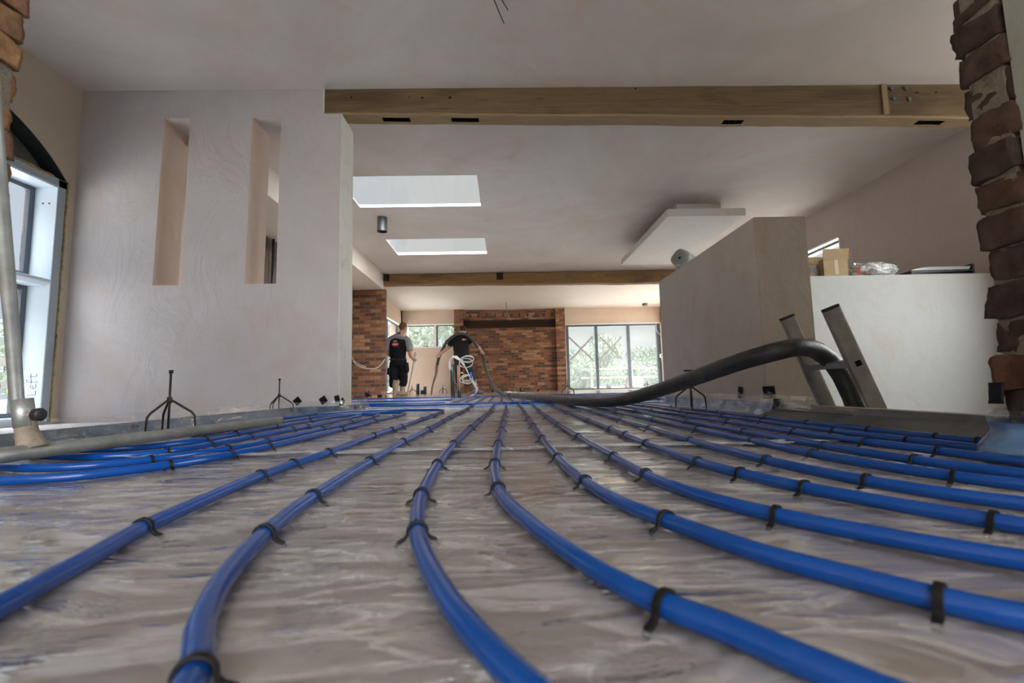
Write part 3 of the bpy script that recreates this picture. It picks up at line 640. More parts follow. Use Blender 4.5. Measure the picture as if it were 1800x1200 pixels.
for xx, zz in ((3.47, 2.735), (3.60, 2.735), (3.48, 2.64), (3.62, 2.635)): b.tube([(xx, 3.80, zz), (xx, 3.783, zz)], .016, 10)
b.build('bolt', M['detector'], e)
b = MB()
for xx, zz, r_ in ((3.70, 2.70, .007), (3.87, 2.70, .007), (-.77, 2.70, .005), (-.66, 2.69, .010), (-.42, 2.69, .011), (1.2, 2.76, .008), (3.1, 2.73, .003), (-1.27, 2.70, .008)): b.tube([(xx, 3.797, zz), (xx, 3.7935, zz)], r_, 10)
b.build('painted_peg_hole', M['dark'], e)  # flat black discs paint the dark of holes on the beam face
e = beam('ceiling_beam', 'far timber beam resting on the brick pier', -2.68, 5.2, 10.28, 10.5, CZ-.015, 2.54, 2.47, [], M['beam_far'], M['beam_far'], 8.)
b = MB(); b.box(-.12, .03, 10.268, 10.283, 2.61, 2.77); b.box(-2.67, -2.53, 10.255, 10.283, 2.62, 2.765); b.build('joist_socket', M['lintel'], e)
b = MB()
for xx, zz in ((1.32, 2.60), (1.5, 2.7), (1.52, 2.6)): b.tube([(xx, 10.28, zz), (xx, 10.262, zz)], .014, 8)
b.build('bolt', M['detector'], e)

# ------------------------------------------------------------------ plastic membrane over the boards
def wr_z(x, y):
    a = noise.noise(Vector((x*2.2, y*7, 0)))*.5+noise.noise(Vector((x*5, y*16, 4)))*.35+noise.noise(Vector((x*11, y*34, 9)))*.18
    return .0045+.0048*a if y > .05 else .0045
b = MB()
ys = []; y = -.6
while y < 4.52: ys.append(y); y += (.018 if .2 < y < 1.6 else .03 if y < 2.6 and y > 0 else .06)
ys.append(4.55)
nx = 120
vv = []
for y in ys:
    for i in range(nx+1):
        x = -1.17+2.22*i/nx if y < 1.14 else -1.58+(1.40+1.58)*i/nx; vv.append((x, y, wr_z(x, y)))
b.add(vv, [(j*(nx+1)+i, j*(nx+1)+i+1, (j+1)*(nx+1)+i+1, (j+1)*(nx+1)+i) for j in range(len(ys)-1) for i in range(nx)], 0, True)
tag(b.build('plastic_membrane', M['film']), 'wrinkled clear plastic membrane spread under the near blue pipes', 'plastic sheet')
b = MB(); b.grid(lambda u, v: (-3.2+5.0*u, 4.72+5.3*v, .004+.003*noise.noise(Vector((u*20, v*40, 0)))), 90, 90); b.grid(lambda u, v: (1.8+3.0*u, 5.0+5.0*v, .004), 20, 20)
tag(b.build('plastic_membrane', M['film_far']), 'clear plastic membrane beyond the pale blue strip', 'plastic sheet')
b = MB(); b.box(-1.33, 3.6, 4.58, 4.70, .0, .012)
tag(b.build('edge_strip', M['foamstrip'], bevel=.003), 'flat pale blue foam strip crossing the floor', 'foam strip')
# overlap seam in the membrane
b = MB(); b.grid(lambda u, v: (-1.2+2.2*u, 1.30+.06*v+.02*noise.noise(Vector((u*5, 0, 0))), .012+.008*noise.noise(Vector((u*12, v*3, 0)))), 90, 6)
tag(b.build('plastic_seam', film('membrane_overlap', .30, (3, 9, 6), (.62, .70, .78), .9, .08, 1.)), 'pale bluish overlap seam in membrane between the near clips', 'plastic seam')

# edge upstands, left and right
def skirt(name, label, path, top, bot, foam, filmm, h=.075, amp=.012, seed=0, strip_name='edge_strip'):
    """path: floor-line points; top/bot: sideways offsets of the drape"""
    P = spline([(p[0], p[1], 0) for p in path], .05)
    e = empty(name, P[len(P)//2][:2]+(0,), label, 'plastic sheet')
    n = len(P)-1
    def nr(i):
        t = (P[min(i+1, n)]-P[max(i-1, 0)]).normalized(); return Vector((-t.y, t.x, 0))
    m_ = MB(); vv = []
    for i in range(n+1):
        q_ = P[i]+nr(i)*.035
        vv += [q_+Vector((0, 0, .001)), q_+Vector((0, 0, h)), q_+nr(i)*.03+Vector((0, 0, h)), q_+nr(i)*.03+Vector((0, 0, .001))]
    m_.add(vv, [(i*4+k, i*4+(k+1) % 4, (i+1)*4+(k+1) % 4, (i+1)*4+k) for i in range(n) for k in range(4)]); m_.build(strip_name, foam, e)
    m_ = MB(); nv = 12; vv = []
    for i in range(n+1):
        for j in range(nv+1):
            v = j/nv; z = top*v**.8 if top else h*1.25*v
            off = -.02+.045*v**.5
            w_ = 1.1*amp*(noise.noise(Vector((i*.35+seed+v*1.5, v*2, 0)))+.6*noise.noise(Vector((i*1.0+seed+v*3, v*4, 3))))
            vv.append(P[i]+nr(i)*(off-abs(w_)*.8)+Vector((0, 0, .006+z+w_*.6*v)))
    m_.add(vv, [(i*(nv+1)+j, i*(nv+1)+j+1, (i+1)*(nv+1)+j+1, (i+1)*(nv+1)+j) for i in range(n) for j in range(nv)], 0, True)
    m_.build('plastic_film', filmm, e)
    return e
skirt('edge_upstand', 'blue edge strip under crumpled film along left floor edge', [(-1.60, .95), (-1.60, 1.6), (-1.60, 2.4), (-1.60, 3.2), (-1.585, 3.62), (-1.47, 3.70), (-1.33, 3.70), (-1.275, 3.80), (-1.27, 4.2), (-1.29, 4.5)], .098, 0, M['greystrip'], M['film_w'], .062, .012, 1)
skirt('edge_upstand', 'blue edge strip under clear film at foot of half height wall', [(1.40, 2.12), (1.40, 2.5), (1.42, 2.9), (1.44, 3.4), (1.46, 3.9), (1.49, 4.4)][::-1], .105, 0, M['foamstrip'], M['film_w'], .072, .02, 7)
# film tented up the half wall to tape points
b = MB()
def tent(u, v):
    y = 2.42+1.9*u; z0 = .075; pk = .115+.035*math.exp(-((y-2.74)/.09)**2)+.03*math.exp(-((y-3.05)/.08)**2)-.03*u
    x = 1.415+(1.528-1.415)*v**.7 - .012*noise.noise(Vector((y*7, v*3, 2)))*(1-v)
    return (min(x, 1.528), y, z0+(pk-z0)*v)
b.grid(tent, 60, 8)
tag(b.build('plastic_drape', M['film_w']), 'clear film taped up the half height wall', 'plastic sheet')
# timber edge along stair well + film
e = empty('timber_edging', (1.44, 1.8, 0), 'raw timber board edging the stair well under grey film', 'timber board')
b = MB(); b.box(1.43, 1.475, 1.02, 2.46, -.02, .070); b.build('board', M['plank'], e, bevel=.003)
b = MB(); b.box(1.395, 1.43, 1.02, 2.42, .0, .044); b.build('insulation_edge', M['brownstrip'], e)
b = MB()
def flap(u, v):
    y = 1.02+1.40*u; n_ = noise.noise(Vector((y*5, v*3, 0)))
    return (1.30+.075*min(1, v*1.6)+.03*v+.008*n_, y, .006+(.052+(.012 if u < .6 else -.004))*v+.004*n_*v)
b.grid(flap, 60, 10); b.build('film_flap', M['greyfilm'], e)
b = MB()
def bunch(u, v):
    a = u*2*math.pi; r_ = .018+.022*abs(noise.noise(Vector((math.cos(a)*2, math.sin(a)*2, v*3))))+.01*(1-v)
    return (1.425+r_*math.cos(a), 2.40+r_*math.sin(a), .01+.085*v)
b.grid(bunch, 24, 10); tag(b.build('film_bunch', simple('dark_bunched_film', (.05, .05, .05), .25, 0, .5, .8, 20)), 'dark bunch of film at end of timber board', 'plastic sheet')
# wrapped foot of the right jamb
b = MB()
def foot(u, v):
    a = math.pi*(.42+.75*u); x = 1.17+(.155-.03*v+.012*math.sin(v*9))*math.cos(a); y = .95+(.13-.03*v)*math.sin(a)
    n_ = noise.noise(Vector((u*6, v*5, 1)))*.01
    return (x+n_, y+n_, .012+.10*v+.02*math.sin(v*3.14)*0)
b.grid(foot, 30, 12)
e = empty('jamb_wrap', (1.05, .96, 0), 'blue foam wrapped in film round foot of right brick jamb', 'plastic sheet')
b.build('plastic_film', M['film_w'], e)
b = MB(); b.grid(lambda u, v: tuple(Vector((1.17, .95, 0))+(Vector(foot(u, v*.75))-Vector((1.17, .95, 0)))*.985+Vector((0, 0, .001))), 30, 8); b.build('foam_strip', M['foamstrip'], e)
b = MB(); b.grid(lambda u, v: (lambda p: (p[0]-.003, p[1], p[2]+.09))(foot(u, 1-v*.2)), 20, 3)
# tape patches
def patch(c, nx_, up_, w_, h_, label, rot=0):
    n_ = Vector(nx_).normalized(); u_ = Vector((0, 0, 1)); s_ = u_.cross(n_).normalized(); q_ = Matrix.Rotation(R(rot), 3, n_)
    s_ = q_ @ s_; u_ = q_ @ u_
    m_ = MB(); m_.grid(lambda a, c_: Vector(c)+s_*(a-.5)*w_+u_*(c_-.5)*h_+n_*(.004+.006*(1-c_)*1.2+.003*noise.noise(Vector((a*3, c_*3, c[0]*9)))), 5, 5)
    o = m_.build('duct_tape', M['tape']); q2 = o.modifiers.new('s', 'SOLIDIFY'); q2.thickness = .0015
    return tag(o, label, 'tape')
patch((1.530, 2.985, .118), (-1, 0, 0), 0, .05, .075, 'narrower black tape square on side of half height wall', -8)
patch((1.546, 2.695, .122), (-.35, -1, 0), 0, .065, .072, 'wider black tape square on corner of half height wall', 3)
patch((-1.662, 3.795, .108), (0, -1, 0), 0, .055, .055, 'leftmost black tape diamond at foot of slotted wall', 40)
patch((-1.455, 3.795, .112), (0, -1, 0), 0, .055, .055, 'middle black tape diamond at foot of slotted wall', 35)
patch((-1.345, 3.795, .122), (0, -1, 0), 0, .04, .05, 'black tape piece at corner of slotted wall', 15)
patch((-1.33, 3.84, .085), (1, -.2, 0), 0, .08, .045, 'black tape strip low on end face of slotted wall', 50)
patch((1.064, .984, .147), (-1, -.1, 0), 0, .028, .045, 'black tape on foot of the right brick jamb', 0)
patch((-2.98, 10.28, .10), (0, -1, 0), 0, .11, .11, 'black tape piece standing at foot of brick pier, left', 25)
patch((-2.72, 10.29, .055), (0, -1, 0), 0, .10, .06, 'black tape piece at foot of brick pier, right', 0)

# ------------------------------------------------------------------ heating pipes
PR = .0098; PZ = .0150
PW = {
'A': [(-.36, .20), (-.405, .396), (-.43, .503), (-.456, .609), (-.49, .958), (-.489, 1.101), (-.478, 1.284), (-.486, 1.748), (-.47, 2.144), (-.465, 2.639), (-.455, 3.205), (-.47, 3.62), (-.56, 3.78), (-.75, 3.82), (-1.0, 3.80), (-1.22, 3.66), (-1.36, 3.40), (-1.43, 2.90), (-1.50, 2.40), (-1.53, 2.0), (-1.52, 1.7)],
'B': [(-.16, .20), (-.185, .294), (-.216, .346), (-.254, .44), (-.287, .59), (-.305, .759), (-.318, 1.116), (-.325, 1.534), (-.320, 1.961), (-.322, 2.421), (-.32, 2.903), (-.305, 3.3), (-.302, 3.9), (-.31, 4.35), (-.30, 4.75), (-.36, 4.95), (-.55, 5.0), (-1.1, 4.98), (-2.2, 4.95)],
'C': [(.06, .20), (.018, .264), (.003, .287), (-.018, .324), (-.04, .368), (-.064, .429), (-.088, .5), (-.11, .591), (-.133, .752), (-.149, 1.022), (-.153, 1.412), (-.146, 1.972), (-.125, 2.669), (-.10, 3.439), (-.10, 4.3), (-.08, 4.9), (.02, 5.08), (.5, 5.12), (1.0, 5.12)],
'D': [(.30, .18), (.204, .25), (.189, .269), (.172, .293), (.147, .329), (.118, .363), (.087, .420), (.051, .515), (.019, .621), (0, .702), (-.015, .81), (-.023, 1.012), (-.02, 1.386), (-.014, 1.838), (-.004, 2.446), (.012, 3.394), (.02, 4.4), (.04, 4.85), (.12, 4.98), (.6, 4.99), (1.1, 4.97)],
'E': [(.52, .26), (.42, .30), (.356, .331), (.325, .36), (.288, .405), (.246, .461), (.195, .58), (.166, .665), (.139, .825), (.123, 1.101), (.121, 1.509), (.124, 1.987), (.134, 2.913), (.14, 3.9), (.14, 4.6), (.20, 4.84), (.40, 4.87), (.9, 4.86)],
'F': [(.60, .31), (.466, .427), (.395, .508), (.337, .591), (.292, .69), (.261, .84), (.251, 1.089), (.243, 1.516), (.237, 1.986), (.239, 2.873), (.25, 3.7), (.27, 4.5), (.27, 5.3)],
'G': [(.78, .33), (.67, .42), (.577, .525), (.565, .545), (.52, .62), (.466, .733), (.428, .856), (.407, .993), (.398, 1.322), (.405, 1.57), (.41, 1.83), (.411, 2.273), (.407, 2.935), (.41, 3.9), (.41, 5.3)],
'H': [(.88, .40), (.78, .50), (.681, .616), (.632, .687), (.585, .80), (.552, .988), (.545, 1.377), (.555, 1.792), (.561, 2.227), (.565, 2.805), (.56, 4.1), (.56, 5.3)],
'I': [(.97, .52), (.88, .61), (.794, .716), (.76, .788), (.727, .905), (.706, 1.071), (.704, 1.329), (.706, 1.686), (.708, 2.218), (.70, 2.76), (.70, 5.3)],
'J': [(1.0, .64), (.95, .71), (.887, .797), (.845, .93), (.818, 1.195), (.816, 1.593), (.814, 2.076), (.816, 2.626), (.82, 3.3), (.82, 5.3)],
'K': [(1.06, .74), (1.04, .82), (1.015, .911), (.997, 1.066), (.970, 1.251), (.957, 1.542), (.957, 1.996), (.943, 2.403), (.948, 2.846), (.95, 3.4), (.95, 5.3)],
'L': [(1.035, .70), (1.075, .86), (1.122, 1.002), (1.124, 1.084), (1.108, 1.277), (1.098, 1.548), (1.10, 1.987), (1.10, 2.345), (1.106, 2.781), (1.11, 3.4), (1.11, 5.3)],
'M': [(1.10, .78), (1.18, .95), (1.23, 1.097), (1.238, 1.211), (1.232, 1.324), (1.222, 1.559), (1.215, 1.864), (1.232, 2.163), (1.235, 2.663), (1.222, 3.098), (1.22, 3.8), (1.22, 5.3)],
'a': [(-1.35, .96), (-1.15, .96), (-1.019, .976), (-.921, 1.000), (-.862, 1.045), (-.795, 1.135), (-.748, 1.264), (-.727, 1.462), (-.711, 2.033), (-.705, 2.536), (-.693, 2.919), (-.69, 3.25), (-.74, 3.42), (-.90, 3.50), (-1.10, 3.42), (-1.22, 3.15), (-1.25, 2.8), (-1.25, 2.3), (-1.28, 1.95)],
'b': [(-1.42, 1.30), (-1.30, 1.22), (-1.20, 1.155), (-1.10, 1.125), (-1.0, 1.145), (-.90, 1.25), (-.835, 1.438), (-.816, 1.631), (-.811, 2.085), (-.814, 2.526), (-.818, 2.966), (-.86, 3.20), (-1.0, 3.27), (-1.09, 3.10), (-1.11, 2.8), (-1.112, 2.283), (-1.103, 1.95), (-1.085, 1.70), (-1.14, 1.55), (-1.23, 1.49), (-1.38, 1.50)],
'c': [(-1.48, 1.50), (-1.341, 1.375), (-1.202, 1.322), (-1.084, 1.318), (-.99, 1.40), (-.968, 1.566), (-.957, 1.788), (-.949, 2.119), (-.945, 2.372), (-.946, 2.8), (-.95, 3.12)],
}
SHORT = {'A': 'pipe reaching the lower left corner', 'B': 'pipe leaving bottom edge left of centre', 'C': 'central pipe bending to the bottom edge', 'D': 'pipe curving to the bottom right edge', 'E': 'lowest pipe at the right edge', 'F': 'second lowest pipe at right edge', 'G': 'third lowest pipe at right edge', 'H': 'fourth lowest pipe at right edge', 'I': 'fifth lowest pipe at right edge', 'J': 'fourth pipe from the stair well', 'K': 'third pipe from the stair well', 'L': 'second pipe from the stair well', 'M': 'pipe nearest the stair well', 'a': 'lowest pipe curving under the bar', 'b': 'hairpin pipe beside the bar', 'c': 'inner short pipe under the bar'}
ORD = ['nearest', 'second nearest', 'third nearest', 'fourth nearest', 'fifth nearest', 'sixth nearest', 'seventh nearest']
LBL = {
'A': 'blue heating pipe at the left that reaches the lower left corner',
'B': 'blue heating pipe leaving the bottom edge left of centre',
'C': 'central blue heating pipe that bends into the bottom edge',
'D': 'blue heating pipe curving from centre to the bottom right edge',
'E': 'lowest blue heating pipe leaving the right edge of the picture',
'F': 'second lowest blue heating pipe at the right edge',
'G': 'third lowest blue heating pipe at the right edge',
'H': 'fourth lowest blue heating pipe at the right edge',
'I': 'fifth blue heating pipe up at the right edge, printed marks on it',
'J': 'blue heating pipe fourth from the stair well edge',
'K': 'blue heating pipe third from the stair well edge',
'L': 'blue heating pipe second from the stair well edge',
'M': 'blue heating pipe nearest the stair well edge',
'a': 'blue heating pipe looping left, lowest of those under the aluminium bar',
'b': 'blue heating pipe with a hairpin bend beside the aluminium bar',
'c': 'short blue heating pipe inside the hairpin bend under the bar'}
CLIPS = {  # where the clips sit along each pipe (distance from camera, m)
'A': [.609, .972, 1.10, 1.28, 1.74, 1.98, 2.14, 2.64, 2.95, 3.4],
'B': [.30, .565, .755, 1.12, 1.52, 1.95, 2.42, 2.7, 3.1, 3.35, 3.8, 4.3],
'C': [.56, .76, 1.035, 1.42, 2.0, 2.4, 2.9, 3.4, 3.9, 4.4],
'D': [.355, .78, 1.03, 1.41, 1.88, 2.3, 2.8, 3.3, 3.8, 4.4],
'E': [.358, .575, .825, 1.11, 1.51, 2.0, 2.5, 3.1, 3.7, 4.3],
'F': [.585, .86, 1.10, 1.53, 2.05, 2.6, 3.3, 4.0],
'G': [.54, .73, .86, 1.0, 1.33, 1.57, 1.80, 2.27, 3.0, 3.9],
'H': [.775, .99, 1.38, 1.79, 2.25, 3.0, 3.8],
'I': [.787, 1.07, 1.34, 1.70, 2.22, 2.9, 3.8],
'J': [.955, 1.19, 1.60, 2.08, 2.9, 3.8],
'K': [1.065, 1.25, 1.55, 2.0, 2.4, 3.0, 3.9],
'L': [1.075, 1.275, 1.56, 1.99, 2.35, 2.9, 3.7],
'M': [1.21, 1.31, 1.57, 1.86, 2.18, 2.7, 3.4],
'a': [1.14, 1.28, 1.47, 2.05, 2.55, 2.95],
'b': [1.235, 1.44, 1.64, 2.1, 2.5, 2.9],
'c': [1.40, 1.57, 1.80, 2.12, 2.4, 2.85]}
def make_clip():
    m_ = MB(); r0, r1 = PR+.0004, PR+.0030; w_ = .0034
    prof = []
    zc = .0
    for k in range(13):
        a = math.pi*k/12; prof.append((math.cos(a), math.sin(a)))
    inn = [(r0*c, zc+r0*s_) for c, s_ in prof]; out = [(r1*c, zc+r1*s_) for c, s_ in prof]
    leg_i = [(r0+.0005, -.004), (r0+.0035, -.0085), (r0+.0105, -.0125), (r0+.0125, -.0150)]
    leg_o = [(r1+.0002, -.003), (r1+.0032, -.0062), (r1+.0100, -.0092), (r1+.0130, -.0150)]
    inn = leg_i[::-1]+inn+[(-x, z) for x, z in leg_i]
    out = leg_o[::-1]+out+[(-x, z) for x, z in leg_o]
    n = len(inn)
    vs_ = [(x, -w_, z) for x, z in inn]+[(x, -w_, z) for x, z in out]+[(x, w_, z) for x, z in inn]+[(x, w_, z) for x, z in out]
    fs = []
    for i in range(n-1):
        fs += [(i, i+1, n+i+1, n+i), (2*n+i, 3*n+i, 3*n+i+1, 2*n+i+1), (i, 2*n+i, 2*n+i+1, i+1), (n+i, n+i+1, 3*n+i+1, 3*n+i)]
    fs += [(0, n, 3*n, 2*n), (n-1, 2*n+n-1, 4*n-1, 2*n-1)]
    m_.add(vs_, fs)
    o = m_.build('pipe_clip', M['clip'], bevel=.0007); return o
clip0 = make_clip(); used = [False]
def place_clip(p, ang, label, group):
    if not used[0]: o = clip0; used[0] = True
    else: o = clip0.copy(); COL.objects.link(o)
    o.location = p; o.rotation_euler = (0, 0, ang)
    tag(o, label, 'pipe clip', group); return o
rc = random.Random(11)
def pz(x, y, k): return PZ+.0016*noise.noise(Vector((x*3, y*2.5, k)))
for ki, (k, pts) in enumerate(PW.items()):
    P = spline([(x, y, 0) for x, y in pts], .025 if k not in 'b' else .02)
    for p in P: p.z = pz(p.x, p.y, ki)
    # far runs duck under the crossing pipes
    b = MB(); b.tube(P, PR, 16); o = b.build('heating_pipe', M['pipe']); tag(o, LBL[k], 'pipe', None)
    for ci, yc in enumerate(CLIPS[k]):
        best = min(range(1, len(P)-1), key=lambda i: abs(P[i].y-yc) + (0 if i < len(P)*.62 or k in 'EFGHIJKLMC' else 9))
        t = P[best+1]-P[best-1]; ang = math.atan2(t.y, t.x)-math.pi/2+rc.uniform(-.12, .12)
        place_clip(P[best].copy(), ang, ORD[ci]+' black clip on the '+SHORT[k] if ci < 7 else 'far small black clip on the '+SHORT[k], 'black clips on the '+SHORT[k])
for k, idxs in (('A', (3.4, 2.9, 2.45, 2.05)), ('a', (3.0, 2.6, 2.2)), ('b', (2.7, 2.3, 1.95, 1.72))):
    P = spline([(x, y, 0) for x, y in PW[k]], .025)
    for yc in idxs:
        best = min(range(int(len(P)*.6), len(P)-1), key=lambda i: abs(P[i].y-yc)); t = P[best+1]-P[best-1]
        P[best].z = PZ; place_clip(P[best], math.atan2(t.y, t.x)-math.pi/2, 'black clip on the returning length of the '+SHORT[k], 'clips on the returning length of the '+SHORT[k])
# beyond the strip: rows crossing and rows running away
far_lbl = []
def farpipe(pts, label, clips, group):
    P = spline([(x, y, 0) for x, y in pts], .12)
    for p in P: p.z = PZ+.003*noise.noise(Vector((p.x, p.y*2, 5)))
    tag(MB().tube(P, PR*1.05, 8).build('heating_pipe', M['pipe']), label, 'pipe', group)
    L = len(P); c = 3
    while c < L-3:
        t = P[c+1]-P[c-1]; place_clip(P[c].copy(), math.atan2(t.y, t.x)-math.pi/2, 'small clip on '+group, 'clips on '+group); c += clips
g1 = 'blue pipe loops crossing floor beyond the pale blue strip'
for i, y in enumerate((5.55, 7.0, 9.3)):
    farpipe([(-3.1, y+.05), (-2.2, y-.02), (-1.3+.03*i, y), (-.85-.08*i, y+.02), (-.72-.08*i, y+.10), (-.80-.08*i, y+.18), (-1.5, y+.2), (-3.0, y+.22)], 'blue pipe loop crossing the far floor left of centre, row %s from the strip' % ['first', 'second', 'third', 'fourth', 'fifth', 'sixth', 'seventh', 'eighth'][i], 7, g1)
g2 = 'blue pipes running away beyond the pale blue strip'
for i in range(13):
    x = -.62+.29*i if i < 4 else -.62+.29*i
    y0_ = 5.35 if i < 11 else 5.0
    farpipe([(x, y0_), (x+.01, 6.4), (x-.01, 7.6), (x+.0, 8.6), (x+.03, 9.55), (x+.09, 9.68), (x+.14, 9.55), (x+.145, 8.6), (x+.14, 7), (x+.15, y0_)], 'blue pipe hairpin running away on the far floor, number %s from the left' % ['one', 'two', 'three', 'four', 'five', 'six', 'seven', 'eight', 'nine', 'ten', 'eleven', 'twelve', 'thirteen'][i], 11 if i > 3 else 9, g2)
farpipe([(-1.2, 5.2), (-.4, 5.22), (.4, 5.28), (1.6, 5.3), (3.0, 5.3)], 'long blue pipe crossing just beyond the pale blue strip', 9, 'long crossing blue pipe')
farpipe([(-1.5, 9.95), (0, 9.98), (1.5, 9.95), (3.5, 9.98)], 'farthest blue pipe crossing beside the wet screed', 9, 'farthest crossing blue pipe')
# wet screed
b = MB(); b.grid(lambda u, v: (-3.30+8.55*u, 10.60+.12*noise.noise(Vector((u*9, 0, 2)))*(1-v)+4.5*v, .012+.04*min(1, v*5)), 60, 24)
tag(b.build('wet_screed', M['screed']), 'smooth wet liquid screed poured at far end of floor', 'screed', None, 'stuff')

# ------------------------------------------------------------------ black pump hose
hp = [(1.63, 2.05, -.75), (1.64, 2.06, -.4), (1.615, 2.07, -.12), (1.580, 2.075, .062), (1.553, 2.08, .155), (1.505, 2.08, .250), (1.415, 2.06, .318), (1.31, 2.02, .332), (1.20, 2.02, .314), (1.10, 2.16, .275), (.97, 2.5, .192), (.867, 2.85, .122), (.758, 3.15, .078), (.63, 3.5, .066), (.50, 4.1, .066), (.39, 5.0, .066), (.25, 6.0, .066), (.12, 6.8, .066), (.07, 7.15, .066)]
P = spline(hp, .04)
e = empty('pump_hose', (.5, 4.1, 0), 'thick dusty black pump hose arching over the ladder onto the floor', 'hose')
MB().tube(P, [.0405+.0013*noise.noise(Vector((i*.7, 0, 0))) for i in range(len(P))], 24).build('hose_body', M['hose'], e)
d_ = (P[-1]-P[-4]).normalized()
MB().tube([P[-1]-d_*.35, P[-1]-d_*.1, P[-1]+d_*.05], [.040, .046, .044], 16).build('coupling', M['hose'], e)

# ------------------------------------------------------------------ ladder
lad = empty('ladder', (1.55, 2.0, -1.3), 'aluminium ladder rising out of the stair well, top end showing', 'ladder')
ax = Vector((.160, 0, -.434)).normalized()    # down the stile
wd = Vector((ax.z, 0, -ax.x)); wd = -wd if wd.x < 0 else wd
def stile(y, topc, name='stile'):
    hw, hd = .037, .0125; m_ = MB(); L = 1.85
    o0 = Vector(topc)
    prof = [(-hw, 0), (-hw*.92, -hd*.9), (-hw*.7, -hd), (hw*.7, -hd), (hw*.92, -hd*.9), (hw, 0), (hw*.92, hd*.9), (hw*.7, hd), (-hw*.7, hd), (-hw*.92, hd*.9)]
    n = len(prof)
    for a0, a1, mi in ((0, .012, 1), (.012, L, 0)):
        vs_ = [o0+ax*a+wd*p+Vector((0, q_, 0)) for a in (a0, a1) for p, q_ in prof]
        m_.add(vs_, [tuple(range(n))[::-1], tuple(range(n, 2*n))]+[(i, (i+1) % n, n+(i+1) % n, n+i) for i in range(n)], mi)
    return m_, prof
T1 = (1.375, 1.90, .49); T2 = (1.376, 2.2, .497)
m_, _ = stile(1.9, T1); m_.build('stile', [M['alu_d'], M['plug']], lad)
m_, _ = stile(2.2, T2); m_.build('stile', [M['alu_d'], M['plug']], lad)
for k in range(6):
    a = .255+.27*k; c = Vector((1.375, 0, .49))+ax*a; b = MB(); s_ = .0155
    pr = []
    for yy in (1.886, 2.214):
        for (p, q_) in ((-1, -.75), (-.75, -1), (.75, -1), (1, -.75), (1, .75), (.75, 1), (-.75, 1), (-1, .75)): pr.append(c+wd*p*s_*.9+ax*q_*s_+Vector((0, yy, 0)))
    n = 8; b.add(pr, [tuple(range(8))[::-1], tuple(range(8, 16))]+[(i, (i+1) % n, n+(i+1) % n, n+i) for i in range(n)])
    rg = b.build('rung', M['alu'], lad)
    if k < 3:
        b = MB(); b.box(-.0115, .0115, 1.883, 1.8865, -.0115, .0115, mat=Matrix.Translation(c) @ Matrix((wd, Vector((0, 1, 0)), ax)).transposed().to_4x4()); b.build('painted_rung_socket', M['dark'], rg)  # black plate paints the dark of an open rung end

# ------------------------------------------------------------------ screed bar with handle
e = empty('screed_bar', (-1.1, 1.6, .03), 'long aluminium screed levelling bar with upright handle at left', 'screed bar')
b = MB(); b.tube([(-1.175, .75, .050), (-1.14, 1.12, .051), (-1.075, 2.27, .047)], [.018, .018, .0175], 18); b.build('bar', M['pole'], e)
b = MB(); b.tube([(-1.140, 1.16, .055), (-1.148, 1.16, .075), (-1.158, 1.16, .10), (-1.170, 1.155, .172)], [.030, .025, .0215, .0205], 18); b.build('socket', M['mud'], e)
b = MB(); b.tube([(-1.160, 1.158, .11), (-1.171, 1.155, .176)], [.0212, .0212], 18); b.build('sleeve', M['pole'], e)
b = MB(); b.tube([(-1.165, 1.158, .13), (-1.178, 1.15, .179), (-1.155, 1.10, .365), (-1.084, .98, .669), (-.935, .73, 1.30)], .0138, 16); b.build('handle', M['pole'], e)
b = MB(); b.tube([(-1.160, 1.152, .138), (-1.128, 1.146, .139)], .006, 10)
b.build('clamp_bolt', M['mud'], e)
b = MB(); b.tube([(-1.134, 1.147, .139), (-1.127, 1.147, .139), (-1.113, 1.146, .139), (-1.109, 1.146, .139)], [.010, .0165, .0165, .012], 7); b.build('clamp_knob', M['plug'], e, bevel=.002)

# ------------------------------------------------------------------ levelling tripods
def tripod(c, h, label, style=0, s=1., rot=0., z0=0., grp=None):
    c = Vector((c[0], c[1], z0)); e = empty('levelling_tripod', c, label, 'tripod', grp)
    hub = .155*s; rr = .0050*s*(1 if c.y < 6 else 1.5); mt = M['tripmud'] if style else M['steel']
    for k in range(3):
        a = rot+k*2*math.pi/3; d = Vector((math.cos(a), math.sin(a), 0))
        b = MB(); b.tube([c+Vector((0, 0, hub)), c+d*.012*s+Vector((0, 0, hub-.002)), c+d*.085*s+Vector((0, 0, hub*.66)), c+d*.098*s+Vector((0, 0, hub*.55)), c+d*.104*s+Vector((0, 0, .004))], [rr, rr, rr, rr, rr*.6], 8); b.build('leg', mt, e)
    b = MB(); b.tube([c+Vector((0, 0, hub-.012*s)), c+Vector((0, 0, hub+.014*s))], .011*s, 6); b.build('hub', mt, e)
    b = MB(); b.tube([c+Vector((0, 0, .03)), c+Vector((0, 0, h-.01))], rr*.95, 8)
    b.build('rod', mt, e)
    b = MB()
    if style == 2: b.box(c.x-.032*s, c.x+.032*s, c.y-.008, c.y+.008, h-.012+z0, h+z0)
    else: b.tube([c+Vector((0, 0, h-.014)), c+Vector((0, 0, h))], .0085*s, 10)
    b.build('rod_cap', mt, e)
    return e
tripod((-1.47, 2.08), .288, 'nearest rusty steel levelling tripod left of centre', 0, 1.0, .3)
tripod((-1.70, 3.56), .285, 'second rusty steel levelling tripod by the tape diamonds', 0, 1.0, .35)
tripod((1.20, 2.98), .272, 'steel levelling tripod under the black hose by half height wall', 2, 1.05, .2)
tripod((-2.40, 8.1), .27, 'dark levelling tripod in front of the brick pier', 0, 1.1, .3)
tripod((-2.2, 11.2), .235, 'small levelling tripod beside the tan boots', 1, 1.0, .3, .045)
tripod((-1.46, 11.2), .235, 'small levelling tripod between hose lance and grey boots', 1, 1.0, .5, .045)
